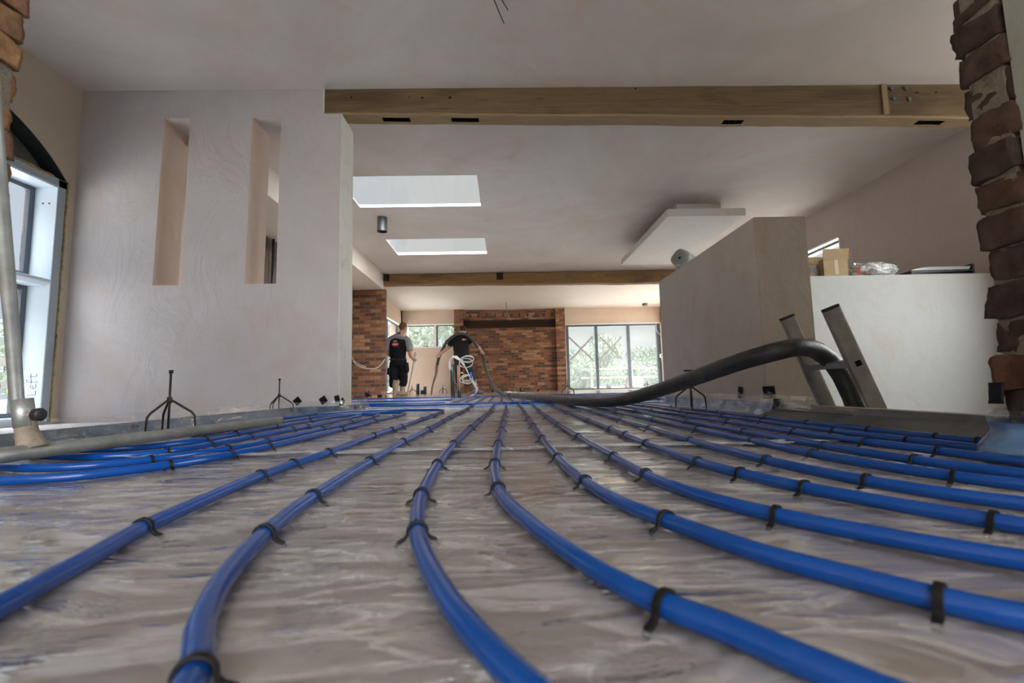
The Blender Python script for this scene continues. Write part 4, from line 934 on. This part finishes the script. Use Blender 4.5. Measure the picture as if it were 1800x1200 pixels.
tripod((1.10, 8.0), .30, 'levelling tripod at left end of the glazed doors', 1, 1.2, .4)
tripod((3.9, 12.6), .22, 'small levelling tripod in front of the middle glazed pane', 1, 1.1, .5, .05)
tripod((4.1, 10.6), .36, 'levelling tripod with T bar before the right glazed pane', 2, 1.5, .2, .045)
tripod((.3, 14.2), .2, 'faint levelling tripod at foot of brick wall, left', 1, 1.1, .1, .05)
tripod((1.25, 14.2), .2, 'faint levelling tripod at foot of brick wall, right', 1, 1.1, .8, .05)
tripod((-2.95, 12.6), .16, 'low levelling tripod by the side window', 1, .9, .8, .05)

# ------------------------------------------------------------------ small fittings
e = empty('ceiling_spotlight', (-1.79, 6.83, CZ), 'grey metal cylinder light under ceiling between skylights', 'light fitting')
b = MB(); b.tube([(-1.79, 6.83, CZ-.001), (-1.79, 6.83, 2.56)], .073, 28, cap=False); b.build('housing', M['detector'], e)
MB().tube([(-1.79, 6.83, 2.62), (-1.79, 6.83, 2.61)], .070, 28).build('lens', M['dark'], e)
b = MB(); b.tube([(4.57, 14.6, CZ), (4.57, 14.6, 2.70)], .08, 24); tag(b.build('ceiling_spotlight', M['detector']), 'small grey cylinder light on far ceiling above glazed doors', 'light fitting')
b = MB(); b.tube(spline([(-.10, 2.68, CZ), (-.06, 2.64, 2.66), (-.017, 2.6, 2.53), (.012, 2.6, 2.45), (.042, 2.6, 2.372)], .03), .0038, 8)
tag(b.build('ceiling_cable', M['wire']), 'longer dark cable end hanging from near ceiling', 'cable')
b = MB(); b.tube(spline([(-.03, 2.66, CZ), (.0, 2.62, 2.62), (.030, 2.6, 2.53), (.068, 2.6, 2.458)], .03), .0038, 8)
tag(b.build('ceiling_cable', M['wire']), 'shorter dark cable end hanging from near ceiling', 'cable')
b = MB(); b.tube(spline([(.12, 14.0, CZ), (.125, 14.0, 2.60), (.15, 14.0, 2.45), (.20, 14.0, 2.32), (.24, 14.0, 2.22)], .04), .012, 8)
tag(b.build('ceiling_cable', simple('pale_cable', (.25, .23, .2), .6)), 'cable hanging from far ceiling in front of the brick chimney breast', 'cable')
b = MB(); b.tube(spline([(-3.30, 10.26, .83), (-3.2, 10.2, .74), (-3.02, 10.2, .67), (-2.8, 10.2, .66), (-2.66, 10.2, .76), (-2.61, 10.24, .86)], .04), .009, 8)
b.tube(spline([(-3.33, 10.26, .92), (-3.25, 10.2, .82), (-3.12, 10.2, .74), (-3.0, 10.2, .70)], .04), .006, 8)
tag(b.build('wall_cable', M['whitepipe']), 'grey cable drooping across the brick pier', 'cable')
e = empty('switch_box', (5.2, 15.15, 1.1), 'white switch box dangling on cable beside glazed doors', 'switch')
b = MB(); b.box(5.15, 5.27, 15.12, 15.16, 1.06, 1.18); b.build('plate', M['whitepipe'], e)
b = MB(); b.box(5.19, 5.21, 15.115, 15.122, 1.09, 1.15); b.box(5.215, 5.24, 15.115, 15.122, 1.13, 1.15); b.build('rocker', M['plug'], e)
b = MB(); b.tube(spline([(5.22, 15.15, 1.06), (5.19, 15.15, .98), (5.25, 15.15, .94), (5.2, 15.15, .9), (5.24, 15.15, .86)], .03), .01, 6); b.tube(spline([(5.1, 15.2, 2.2), (5.1, 15.16, 1.95), (5.2, 15.14, 1.8), (5.29, 15.2, 1.7)], .05), .008, 6); b.build('cable', M['whitepipe'], e)
# pipe stubs and cable in slot
b = MB(); b.tube([(-3.30, 6.62, .9), (-3.31, 6.63, 2.4)], .02, 8); b.tube(spline([(-3.3, 6.9, 2.3), (-3.27, 6.95, 1.8), (-3.3, 6.9, 1.45), (-3.25, 6.8, 1.38)], .05), .012, 8)
tag(b.build('hanging_cables', M['blacktube']), 'black cables hanging in dark opening seen through right slot', 'cable')
b = MB(); b.tube([(-1.03, 9.42, .0), (-1.035, 9.42, .675)], .042, 18); tag(b.build('riser_duct', M['blacktube']), 'black riser duct standing on floor under the white coil', 'pipe')
e = empty('copper_riser', (-.90, 9.38, 0), 'pair of copper coloured pipes beside the black duct', 'pipe')
b = MB(); b.tube([(-.915, 9.38, .0), (-.92, 9.38, .66)], .012, 10); b.build('copper_pipe', M['copper'], e)
b = MB(); b.tube([(-.885, 9.38, .0), (-.888, 9.38, .64)], .012, 10); b.build('copper_pipe', M['copper'], e)
b = MB(); b.tube([(-.885, 9.37, .0), (-.888, 9.37, .2)], .038, 12); b.build('lagging', M['blacktube'], e)
e = empty('pipe_coil', (-.9, 9.33, .8), 'tangled coil of white plastic pipe hung over risers', 'pipe coil')
rd = random.Random(4)
b = MB()
for k in range(9):
    o_ = rd.uniform(-.02, .02); r_ = rd.uniform(.10, .16)
    pts = [(-1.06+o_, 9.34, .55+o_), (-1.08+o_, 9.33, .70), (-1.02+o_, 9.30, .82+o_), (-.93, 9.28, .83-k*.008), (-.83+o_, 9.27, .72+o_), (-.74-o_, 9.27, .56+o_), (-.66+o_, 9.27, .38), (-.57+o_, 9.27, .25+o_), (-.53+o_, 9.27, .16), (-.60+o_, 9.27, .06), (-.66+o_, 9.28, .02)]
    b.tube(spline(pts, .05), .0065, 6)
b.build('hanging_strands', M['whitepipe'], e)
b = MB()
for k in range(7):
    cx, cz = -.74+rd.uniform(-.06, .05), (.73 if k % 2 else .38)+rd.uniform(-.05, .05); rx, rz = rd.uniform(.09, .14), rd.uniform(.05, .10)
    b.tube([(cx+rx*math.cos(a*.5236), 9.25+.02*math.sin(a*.9+k), cz+rz*math.sin(a*.5236)) for a in range(13)], .0065, 6)
b.build('coil_loops', M['whitepipe'], e)
b = MB(); b.tube([(-.845, 9.24, .50), (-.80, 9.24, .48)], .016, 6); b.build('yellow_tag', M['yellow'], e)
b = MB(); b.tube([(-.66, 9.24, .50), (-.63, 9.24, .38)], .018, 6); b.tube([(-.56, 9.24, .14), (-.60, 9.24, .07)], .014, 6); b.build('blue_tag', M['bluetag'], e)
b = MB(); b.tube([(-.54, 9.24, .25), (-.535, 9.24, .22)], .014, 6); b.build('red_tag', M['red'], e)
for x_, y_, h_, l_ in ((-2.39, 13.0, .34, 'tallest of the three black pipe stubs by the low rear wall'), (-2.27, 13.0, .16, 'shortest of the three black pipe stubs by the low rear wall'), (-2.19, 13.0, .26, 'right of the three black pipe stubs by the low rear wall'), (-2.77, 12.9, .22, 'black pipe stub just behind the tan boots'), (-.35, 14.9, .14, 'black pipe stub low on brick wall, left'), (.55, 14.9, .17, 'black pipe stub low on brick wall beyond the hose'), (1.1, 14.9, .12, 'black pipe stub low on brick wall, right')):
    tag(MB().tube([(x_, y_, .05), (x_, y_, h_)], .045, 12).build('pipe_stub', M['blacktube']), l_, 'pipe')

# ------------------------------------------------------------------ things on the low stair wall
zt_ = 1.19
e = empty('cardboard_box', (3.255, 4.47, zt_), 'open cardboard box with flaps up on the stair wall', 'box')
b = MB(); X0, X1, Y0, Y1 = 3.125, 3.375, 4.36, 4.60; hz = .165; th = .004
b.box(X0, X1, Y0, Y0+th, zt_, zt_+hz); b.box(X0, X1, Y1-th, Y1, zt_, zt_+hz); b.box(X0, X0+th, Y0, Y1, zt_, zt_+hz); b.box(X1-th, X1, Y0, Y1, zt_, zt_+hz); b.box(X0, X1, Y0, Y1, zt_, zt_+th)
b.build('box_body', M['card'], e)
def fl(pts, name='flap'):
    m_ = MB(); n_ = (Vector(pts[1])-Vector(pts[0])).cross(Vector(pts[3])-Vector(pts[0])).normalized()*th
    P4 = [Vector(p) for p in pts]; m_.add(P4+[p+n_ for p in P4], [(3, 2, 1, 0), (4, 5, 6, 7), (0, 1, 5, 4), (1, 2, 6, 5), (2, 3, 7, 6), (3, 0, 4, 7)]); return m_.build(name, M['card'], e)
z2 = zt_+hz
fl([(X0, Y0, z2), (X1, Y0, z2), (X1+.005, Y0-.02, z2+.105), (X0-.002, Y0-.02, z2+.10)])
fl([(X1, Y0, z2), (X1, Y1, z2), (X1+.05, Y1, z2+.10), (X1+.05, Y0+.01, z2+.10)])
fl([(X0, Y1, z2), (X1, Y1, z2), (X1, Y1+.03, z2+.10), (X0, Y1+.03, z2+.10)])
b = MB(); b.box(3.235, 3.275, Y0-.0015, Y0, zt_+.02, z2); b.build('parcel_tape', M['cardtape'], e)
e = empty('cardboard_box', (3.04, 4.47, zt_), 'shaded printed cardboard box partly hidden by half height wall', 'box')
b = MB(); b.box(2.90, 3.11, 4.40, 4.66, zt_, zt_+.13, ); b.build('box_body', M['card_d'], e)
m_ = MB(); m_.add([(2.90, 4.40, zt_+.13), (3.11, 4.40, zt_+.13), (3.08, 4.36, zt_+.165), (2.96, 4.38, zt_+.19)], [(0, 1, 2, 3)]); o = m_.build('flap', M['card'], e); q2 = o.modifiers.new('s', 'SOLIDIFY'); q2.thickness = .004
b = MB(); [b.box(3.0+.028*k, 3.015+.028*k, 4.398, 4.4, zt_+.05, zt_+.10) for k in range(3)]; b.box(3.08, 3.10, 4.398, 4.4, zt_+.01, zt_+.03); b.build('printed_mark', M['ink'], e)
def blob(cx, cy, cz, rx, ry, rz, seed, amp=.25, n=40, m=26):
    m_ = MB(); vs_ = []
    for i in range(m+1):
        th_ = math.pi*i/m
        for k in range(n):
            a = 2*math.pi*k/n; d = Vector((math.sin(th_)*math.cos(a), math.sin(th_)*math.sin(a), math.cos(th_)))
            f_ = 1+amp*noise.noise(d*2.2+Vector((seed, 0, 0)))+amp*.5*noise.noise(d*6+Vector((0, seed, 0)))+amp*.25*noise.noise(d*14+Vector((0, seed, 5)))
            p = Vector((d.x*rx, d.y*ry, d.z*rz))*f_+Vector((cx, cy, cz)); p.z = max(p.z, cz-rz*.86); vs_.append(p)
    m_.add(vs_, [(i*n+k, (i+1)*n+k, (i+1)*n+(k+1) % n, i*n+(k+1) % n) for i in range(m) for k in range(n)], 0, True); return m_
e = empty('plastic_bag', (3.68, 4.48, zt_), 'crumpled white carrier bag with red print on stair wall', 'bag')
b = blob(3.70, 4.48, zt_+.072, .235, .11, .085, 3., .38)
b.grid(lambda u, v: (3.50+.13*u+.02*noise.noise(Vector((u*4, v*4, 0))), 4.45+.03*math.sin(u*5), zt_+.09+.095*v*(1-.75*u)+.01*noise.noise(Vector((u*6, v*6, 2)))), 10, 8)
b.build('bag_body', M['film_bag'], e)
b = blob(3.70, 4.49, zt_+.06, .18, .07, .06, 8., .3, 24, 14); b.build('contents', M['whitepipe'], e)
b = MB(); b.grid(lambda u, v: (3.475+.03*u, 4.385-.01*v, zt_+.015+.07*v), 4, 6); b.box(3.55, 3.57, 4.372, 4.375, zt_+.03, zt_+.045); b.build('red_print', M['logo_red'], e)
e = empty('glazing_tray', (4.3, 4.5, zt_), 'flat black and clear plastic trays stacked on stair wall', 'tray')
b = MB(); b.box(3.99, 4.60, 4.36, 4.7, zt_+.0, zt_+.016); b.prism([(3.99, zt_+.02), (4.60, zt_+.032), (4.60, zt_+.046), (3.99, zt_+.044)], 4.36, 4.7); b.box(4.60, 4.622, 4.36, 4.7, zt_, zt_+.105); b.build('black_tray', M['plug'], e)
b = MB(); b.prism([(4.00, zt_+.048), (4.58, zt_+.052), (4.60, zt_+.085), (4.15, zt_+.082), (4.02, zt_+.060)], 4.37, 4.69); b.build('clear_tray', simple('clear_tray_plastic', (.48, .50, .52), .2), e, bevel=.003)
# rolled bag on the half wall
e = empty('rolled_sack', (1.62, 4.05, 1.18), 'grey rolled up sack lying on half height wall', 'roll')
b = MB(); vs_ = []; n = 20; ax2 = Vector((.60, .75, .02)).normalized(); sd2 = Vector((ax2.y, -ax2.x, 0)); c0 = Vector((1.545, 3.90, 1.268))
secs = [(0, .070), (.02, .082), (.08, .085), (.2, .083), (.32, .078), (.42, .070)]
for a, r_ in secs:
    for k in range(n):
        w_ = 2*math.pi*k/n; rr_ = r_*(1+.07*noise.noise(Vector((math.cos(w_)*2, math.sin(w_)*2, a*9)))); rr_ *= (1+.05*math.cos(4*w_))
        vs_.append(c0+ax2*a+sd2*rr_*math.cos(w_)+Vector((0, 0, rr_*math.sin(w_))))
fs = [(i*n+k, i*n+(k+1) % n, (i+1)*n+(k+1) % n, (i+1)*n+k) for i in range(len(secs)-1) for k in range(n)]+[tuple(range(n))[::-1], tuple(range((len(secs)-1)*n, len(secs)*n))]
b.add(vs_, fs, 0, True); b.build('roll_body', M['roll'], e)
b = MB()
for j, r_ in enumerate((.058, .040, .024)):
    b.tube([c0-ax2*(.003+.001*j)+sd2*r_*math.cos(a*.3142)*(1+.12*math.cos(4*a*.3142))+Vector((0, 0, r_*math.sin(a*.3142)*(1+.12*math.cos(4*a*.3142)))) for a in range(21)], .0035, 6)
b.build('rolled_layer', M['roll'], e)
b = MB(); st = [(c0-ax2*.004+sd2*(.019 if k % 2 == 0 else .006)*math.cos(k*math.pi/4+.2)+Vector((0, 0, (.019 if k % 2 == 0 else .006)*math.sin(k*math.pi/4+.2)))) for k in range(8)]
b.add(st+[p-ax2*.002 for p in st], [tuple(range(8)), tuple(range(8, 16))[::-1]]); b.build('painted_core_hole', M['dark'], e)  # black star plate paints the dark core on the roll's end
b = MB(); b.add([c0+Vector((-.05, .0, -.06)), c0+Vector((.06, -.02, -.05)), c0+Vector((.055, .02, -.088)), c0+Vector((.075, -.01, -.089)), c0+Vector((-.02, .0, -.075))], [(0, 1, 3, 4), (1, 3, 2)]); o = b.build('loose_end', M['roll'], e); q2 = o.modifiers.new('s', 'SOLIDIFY'); q2.thickness = .003

# ------------------------------------------------------------------ workers
def hand(m_, wrist, d, side, curl=.6, s=1.):
    """palm, four fingers and a thumb; d = pointing direction, side = towards thumb"""
    w_ = Vector(wrist); d = Vector(d).normalized(); sd = Vector(side); sd = (sd-d*sd.dot(d)).normalized(); nrm = d.cross(sd).normalized()
    m_.loft([(w_-d*.02, .026, .020), (w_+d*.03, .036, .017), (w_+d*.07, .042, .016), (w_+d*.092, .038, .013)], 12)
    for k, L in enumerate((.072, .080, .075, .058)):
        b0 = w_+d*.085+sd*(.030-.020*k); a1 = b0+(d*math.cos(curl*.6)+nrm*math.sin(curl*.6))*L*.45; a2 = a1+(d*math.cos(curl*1.6)+nrm*math.sin(curl*1.6))*L*.32; a3 = a2+(d*math.cos(curl*2.4)+nrm*math.sin(curl*2.4))*L*.25
        m_.tube([b0-d*.01, a1, a2, a3], [.0095, .009, .008, .0065], 8)
    t0 = w_+d*.02+sd*.030; m_.tube([t0-sd*.01, t0+(d*.7+sd*.5)*.035, t0+(d*.9+sd*.3+nrm*.4)*.065], [.012, .011, .008], 8)
def person(spec):
    o_ = Vector(spec['origin'])
    def W(p): return o_+Vector(p)
    e = empty('person', o_, spec['label'], 'person')
    body = MB()
    for chain in spec['body']: body.loft([(W(c), rx, ry) for c, rx, ry in chain], 14)
    for h_ in spec['hands']: hand(body, W(h_[0]), h_[1], h_[2], h_[3])
    hc = W(spec['head']); hr = Euler(spec['head_rot']).to_matrix()
    body.ball(hc, .078, .098, .112, rot=hr, n=20, m=14)
    body.ball(hc+hr@Vector((0, .035, -.06)), .058, .06, .062, rot=hr)      # jaw
    body.ball(hc+hr@Vector((0, .104, -.02)), .013, .018, .022, rot=hr)      # nose
    body.ball(hc+hr@Vector((0, .088, -.062)), .024, .012, .007, rot=hr)     # lips
    for s_ in (-1, 1): body.ball(hc+hr@Vector((s_*.080, -.002, -.012)), .010, .020, .032, rot=hr)
    body.build('body', M['skin'], e, remesh=.0085)
    eye = MB()
    for s_ in (-1, 1): eye.ball(hc+hr@Vector((s_*.030, .088, .008)), .011, .009, .008, rot=hr)
    eye.build('eyes', M['whitepipe'], e)
    hair = MB(); hair.ball(hc+hr@Vector((0, -.020, .012)), .086, .106, .112, rot=hr, n=20, m=14); hair.build('hair', spec['hair'], e)
    for nm, mat, chains, vox in spec['clothes']:
        m_ = MB()
        for chain in chains: m_.loft([(W(c), rx, ry) for c, rx, ry in chain], 18)
        m_.build(nm, mat, e, remesh=vox)
    return e, W
# worker 1: standing, seen from behind
s1_ = dict(origin=(-2.548, 11.3, .05), label='person in black and grey shirt standing by side window holding a pole', head=(.115, .03, 1.655), head_rot=(R(-14), 0, R(-38)), hair=M['hair'],
  body=[[((.03, .0, 1.40), .09, .07), ((.055, 0, 1.49), .068, .066), ((.09, .015, 1.56), .064, .066), ((.11, .03, 1.62), .062, .068)],
        [((-.24, -.01, 1.30), .055, .06), ((-.275, -.02, 1.10), .048, .05), ((-.27, .03, 1.02), .046, .048), ((-.20, .12, .96), .040, .042), ((-.12, .20, .94), .032, .034)],
        [((.25, -.01, 1.28), .058, .06), ((.27, -.02, 1.10), .05, .052), ((.275, .0, 1.03), .048, .05), ((.285, .06, .95), .042, .044), ((.31, .10, .90), .032, .034)],
        [((0, 0, .95), .09, .08), ((0, 0, .80), .09, .08)]],
  hands=[((-.12, .20, .94), (.9, .3, -.1), (0, 0, 1), .6), ((.31, .10, .90), (.45, .25, -.35), (-.3, 0, 1), .9)],
  clothes=[
   ('grey_yoke', M['grey_cloth'], [[((.03, .0, 1.46), .10, .085), ((.0, 0, 1.40), .185, .105), ((.0, 0, 1.345), .195, .11)],
                         [((-.15, 0, 1.40), .07, .075), ((-.215, 0, 1.33), .078, .082), ((-.26, -.01, 1.22), .082, .085), ((-.285, -.015, 1.08), .078, .082)],
                         [((.15, 0, 1.41), .07, .075), ((.215, 0, 1.34), .078, .082), ((.255, -.01, 1.22), .085, .088), ((.28, -.015, 1.06), .082, .085)]], .012),
   ('shirt', M['black_cloth'], [[((.0, -.012, 1.375), .13, .098), ((-.01, -.012, 1.30), .205, .125), ((-.015, -.01, 1.15), .215, .130), ((-.015, 0, 1.0), .20, .128), ((-.01, 0, .88), .19, .125), ((0, 0, .82), .19, .125)]], .012),
   ('collar', M['black_cloth'], [[((.04, 0, 1.475), .072, .068), ((.055, 0, 1.51), .070, .068)]], .009),
   ('trousers', M['black_cloth'], [[((0, 0, .92), .185, .125), ((0, -.01, .80), .205, .14), ((0, -.01, .70), .20, .14)],
                         [((-.10, 0, .78), .115, .125), ((-.11, 0, .60), .118, .12), ((-.12, .02, .42), .105, .11), ((-.12, .02, .28), .105, .105), ((-.15, .0, .19), .07, .08)],
                         [((.10, 0, .78), .115, .125), ((.10, .05, .60), .11, .115), ((.10, .10, .44), .11, .11), ((.09, .13, .32), .105, .10), ((.07, .13, .22), .085, .09)],
                         [((-.20, -.06, .66), .05, .07), ((-.20, -.06, .50), .06, .075)], [((.20, -.05, .78), .055, .07), ((.215, -.05, .60), .06, .075), ((.2, -.04, .54), .05, .06)]], .012),
   ('boot', M['boot_tan'], [[((-.03, -.05, .36), .085, .08), ((-.055, -.05, .24), .078, .08), ((-.06, -.05, .12), .060, .075), ((-.07, -.06, .05), .055, .075), ((-.07, -.06, .0), .055, .08)], [((-.10, -.05, .045), .045, .045), ((.0, -.06, .06), .055, .060), ((.10, -.08, .035), .05, .042), ((.17, -.09, .025), .03, .03)]], .01),
   ('boot', M['boot_tan'], [[((.07, .14, .36), .07, .07), ((.06, .14, .18), .06, .065), ((.06, .14, .04), .055, .065), ((.06, .14, 0.), .055, .07)], [((.03, .13, .04), .045, .04), ((.13, .14, .045), .045, .045), ((.20, .14, .03), .03, .03)]], .01)])
p1, W1 = person(s1_)
def decal(parent, W, c, w_, h_, mat, name, yoff, shape='e', tilt=0):
    m_ = MB(); n = 20; pts = []
    for k in range(n):
        a = 2*math.pi*k/n; x = c[0]+w_*math.cos(a)*math.cos(tilt)-h_*math.sin(a)*math.sin(tilt); z = c[1]+w_*math.cos(a)*math.sin(tilt)+h_*math.sin(a)*math.cos(tilt); pts.append(W((x, yoff, z)))
    m_.add(pts+[p+Vector((0, .02, 0)) for p in pts], [tuple(range(n)), tuple(range(n, 2*n))[::-1]]+[(i, (i+1) % n, n+(i+1) % n, n+i) for i in range(n)])
    return m_.build(name, mat, parent)
decal(p1, W1, (-.045, 1.225), .088, .055, M['logo_red'], 'red_badge', -.150)
decal(p1, W1, (-.045, 1.225), .068, .014, M['logo_white'], 'badge_lettering', -.153)
decal(p1, W1, (-.05, 1.305), .055, .010, M['logo_white'], 'badge_line', -.147)
b = MB(); b.box(-2.548-.19, -2.548+.18, 11.3-.135, 11.3+.1, .90, .93); b.build('belt', M['plug'], p1)
# the pole he holds
b = MB(); b.tube([(-2.155, 11.46, 1.10), (-2.20, 11.45, .85), (-2.29, 11.44, .40), (-2.36, 11.44, .052)], [.034, .026, .020, .018], 10)
tag(b.build('float_handle', simple('pale_grey_pole', (.58, .56, .48), .5, 0, .2)), 'pale pole held by the worker in black and grey shirt', 'pole')
# worker 2: bent slightly, hose across the shoulders
s2_ = dict(origin=(-.93, 11.05, .05), label='person in dark T-shirt with hose over shoulders, arms spread, seen from behind', head=(-.04, .19, 1.535), head_rot=(R(-55), 0, R(-8)), hair=M['hair2'],
  body=[[((-.06, .06, 1.36), .08, .07), ((-.05, .12, 1.44), .062, .062), ((-.045, .16, 1.50), .058, .06)],
        [((-.33, .05, 1.16), .052, .05), ((-.40, .07, 1.12), .047, .046), ((-.47, .05, 1.05), .044, .042), ((-.575, .0, .965), .033, .033)],
        [((.16, .05, 1.27), .058, .055), ((.22, .05, 1.21), .052, .05), ((.31, .03, 1.13), .048, .046), ((.37, .0, 1.07), .042, .040), ((.40, -.01, 1.035), .034, .032)],
        [((-.03, 0, .95), .09, .08), ((-.03, 0, .80), .09, .08)]],
  hands=[((-.575, .0, .965), (-.7, 0, -.6), (.4, .2, -.8), .9), ((.40, -.01, 1.035), (.55, 0, -.85), (-.7, .2, -.3), .9)],
  clothes=[
   ('tshirt', M['tshirt'], [[((-.055, .07, 1.43), .07, .06), ((-.07, .05, 1.385), .17, .095), ((-.08, .02, 1.31), .195, .12), ((-.085, .0, 1.17), .19, .13), ((-.07, -.02, 1.02), .18, .125), ((-.06, -.02, .88), .19, .125), ((-.055, -.02, .80), .195, .125)],
                       [((-.17, .04, 1.385), .065, .065), ((-.25, .05, 1.31), .072, .07), ((-.32, .06, 1.22), .070, .07), ((-.365, .07, 1.15), .064, .064)],
                       [((.03, .04, 1.385), .065, .065), ((.10, .05, 1.33), .072, .072), ((.16, .05, 1.26), .070, .07), ((.19, .05, 1.215), .066, .068)]], .012),
   ('trousers', M['muddy'], [[((-.055, -.02, .86), .185, .125), ((-.04, -.02, .76), .20, .14), ((-.03, -.02, .68), .20, .14)],
                       [((-.13, -.01, .74), .105, .12), ((-.14, .02, .56), .095, .105), ((-.135, .04, .40), .085, .09), ((-.13, .04, .26), .07, .075)],
                       [((.07, -.01, .74), .115, .125), ((.11, .0, .58), .11, .115), ((.16, .01, .44), .095, .10), ((.20, .02, .30), .08, .085), ((.215, .02, .24), .075, .08)]], .012),
   ('boot', M['boot_grey'], [[((-.13, .04, .34), .072, .072), ((-.125, .04, .16), .058, .062), ((-.125, .04, .04), .05, .06), ((-.125, .04, 0.), .05, .07)], [((-.125, .0, .04), .045, .04), ((-.125, .13, .05), .045, .042), ((-.12, .2, .03), .03, .03)]], .01),
   ('boot', M['boot_grey'], [[((.21, .02, .33), .078, .078), ((.24, .02, .16), .062, .065), ((.26, .02, .05), .055, .065), ((.26, .02, 0.), .055, .07)], [((.17, .0, .04), .05, .045), ((.28, -.01, .055), .055, .055), ((.40, -.03, .035), .045, .04), ((.45, -.03, .025), .03, .028)]], .01)])
p2, W2 = person(s2_)
decal(p2, W2, (-.0, 1.285), .035, .018, M['logo_white'], 'white_print', -.128)
decal(p2, W2, (.05, 1.285), .030, .014, M['logo_red'], 'red_print', -.127)
hp2 = [(-1.70, 10.95, .16), (-1.67, 10.98, .30), (-1.60, 11.05, .55), (-1.585, 11.12, .75), (-1.535, 11.13, .95), (-1.44, 11.10, 1.14), (-1.35, 11.05, 1.29), (-1.21, 10.99, 1.40), (-1.09, 10.97, 1.465), (-.98, 10.98, 1.48), (-.86, 10.98, 1.44), (-.74, 10.97, 1.34), (-.64, 11.02, 1.20), (-.545, 11.12, 1.06), (-.495, 11.12, .96), (-.46, 11.05, .82), (-.40, 10.6, .60), (-.30, 10.0, .36), (-.17, 9.2, .17), (-.02, 8.4, .075), (.03, 7.8, .055), (.065, 7.2, .055)]
e = empty('delivery_hose', (-.6, 10, 0), 'thinner grey green hose running over worker shoulders to lance', 'hose')
MB().tube(spline(hp2[3:], .05), .036, 14).build('hose_body', M['hose2'], e)
MB().tube(spline([(-1.588, 11.12, .76), (-1.60, 11.05, .55), (-1.65, 11.0, .36), (-1.68, 10.97, .22), (-1.70, 10.95, .056)], .05), [.034, .034, .034, .032]+[.026-.0009*i for i in range(20)][:max(0, len(spline([(-1.588, 11.12, .76), (-1.60, 11.05, .55), (-1.65, 11.0, .36), (-1.68, 10.97, .22), (-1.70, 10.95, .056)], .05))-4)], 12).build('lance', M['nozzle'], e)
b = MB(); b.tube(spline([(.02, 8.3, .085), (.12, 8.25, .08), (.35, 8.2, .06), (.55, 8.2, .04)], .05), [.02]*3+[.045]*30 if False else .035, 12)
tag(b.build('plastic_wrap', M['film_w']), 'scrap of clear plastic lying by the hose joint', 'plastic sheet')

# ------------------------------------------------------------------ outside
b = MB(); b.box(-90, 90, 15.66, 120, -.35, -.12); b.box(-90, -4.0, -60, 15.66, -.35, -.12); b.box(5.6, 90, -60, 15.66, -.35, -.12); b.box(-4, 5.6, -60, -4.5, -.35, -.12)
struct(b.build('ground', M['ground']), 'pale ground outside the house')
def leafcloud(centres, n, size, seed):
    rd_ = random.Random(seed); m_ = MB()
    for k in range(n):
        c, r_ = rd_.choice(centres); d = Vector((rd_.gauss(0, 1), rd_.gauss(0, 1), rd_.gauss(0, 1))).normalized()*r_*rd_.uniform(.55, 1.05); p = Vector(c)+Vector((d.x, d.y, d.z*.85))
        q_ = Euler((rd_.uniform(0, 6), rd_.uniform(0, 6), rd_.uniform(0, 6))).to_matrix(); s_ = size*rd_.uniform(.6, 1.3)
        m_.add([p+q_@Vector(v)*s_ for v in ((-1, 0, 0), (0, -.5, .1), (1, 0, 0), (0, .5, .1))], [(0, 1, 2, 3)])
    return m_
def tree(x, y, h, r_, seed, label, mat):
    rd_ = random.Random(seed); e = empty('tree', (x, y, -.12), label, 'tree', 'trees outside the rear glazing' if y > 15 else None)
    MB().tube([(x, y, -.12), (x+.1, y, h*.35), (x, y+.1, h*.7)], [r_*.09, r_*.07, r_*.03], 8).build('trunk', M['bark'], e)
    cs = [(Vector((x+rd_.uniform(-1, 1)*r_*.6, y+rd_.uniform(-1, 1)*r_*.6, h*.55+rd_.uniform(-.30, .4)*h)), r_*rd_.uniform(.3, .5)) for _ in range(9)]
    leafcloud(cs, 3200, r_*.07, seed).build('crown', mat, e)
for i, (x, y, h, r_) in enumerate(((5.6, 38, 3.1, 2.3), (9.7, 43, 4.1, 2.6), (14.4, 47, 3.6, 2.4), (7.9, 30, 1.6, 1.4), (4.6, 26, 1.3, 1.2), (11.0, 33, 1.9, 1.4), (-5.0, 33, 4.9, 2.4), (-9.6, 37, 4.2, 2.4), (20.5, 50, 4.5, 2.8))):
    tree(x, y, h, r_, 20+i, ['bushy tree outside left glazed pane', 'tall tree outside middle glazed pane', 'broad tree outside right glazed pane', 'low bush outside middle glazed pane', 'low bush outside left glazed pane', 'small tree outside right glazed pane', 'pale tree outside the wide rear window', 'tree outside rear window, leftmost', 'tree far right beyond glazed doors'][i], M['leaf2'] if i % 2 else M['leaf'])
for i, (y, x) in enumerate(((5.0, -10.4), (8.0, -10.6), (11.0, -10.4), (2.0, -10.3), (-1.0, -10.2))):
    cs = [(Vector((x+random.uniform(-.3, .3), y+random.uniform(-.9, .9), random.uniform(.2, 1.95))), .62) for _ in range(12)]
    tag(leafcloud(cs, 3800, .06, 60+i).build('hedge_bush', M['leaf2']), 'green hedge bush seen through left window, %s' % ['third from the house wall', 'fourth from the house wall', 'farthest', 'second from the house wall', 'nearest'][i], 'hedge', 'hedge bushes outside left window')
b = MB()
for z in (.35, .75): b.box(-9.0, -8.94, -1.5, 11, z, z+.13)
for k in range(6): b.box(-9.08, -8.98, -1+k*2.2, -.88+k*2.2, -.12, 1.0)
tag(b.build('rail_fence', M['rail']), 'weathered timber rail fence outside left window', 'fence')
b = MB()
for z in (.55, 1.0): b.box(4, 20, 24, 24.08, z, z+.1)
for k in range(8): b.box(4.5+k*2.1, 4.62+k*2.1, 23.95, 24.1, -.12, 1.25)
tag(b.build('rail_fence', M['rail']), 'pale post and rail fence beyond glazed doors', 'fence')
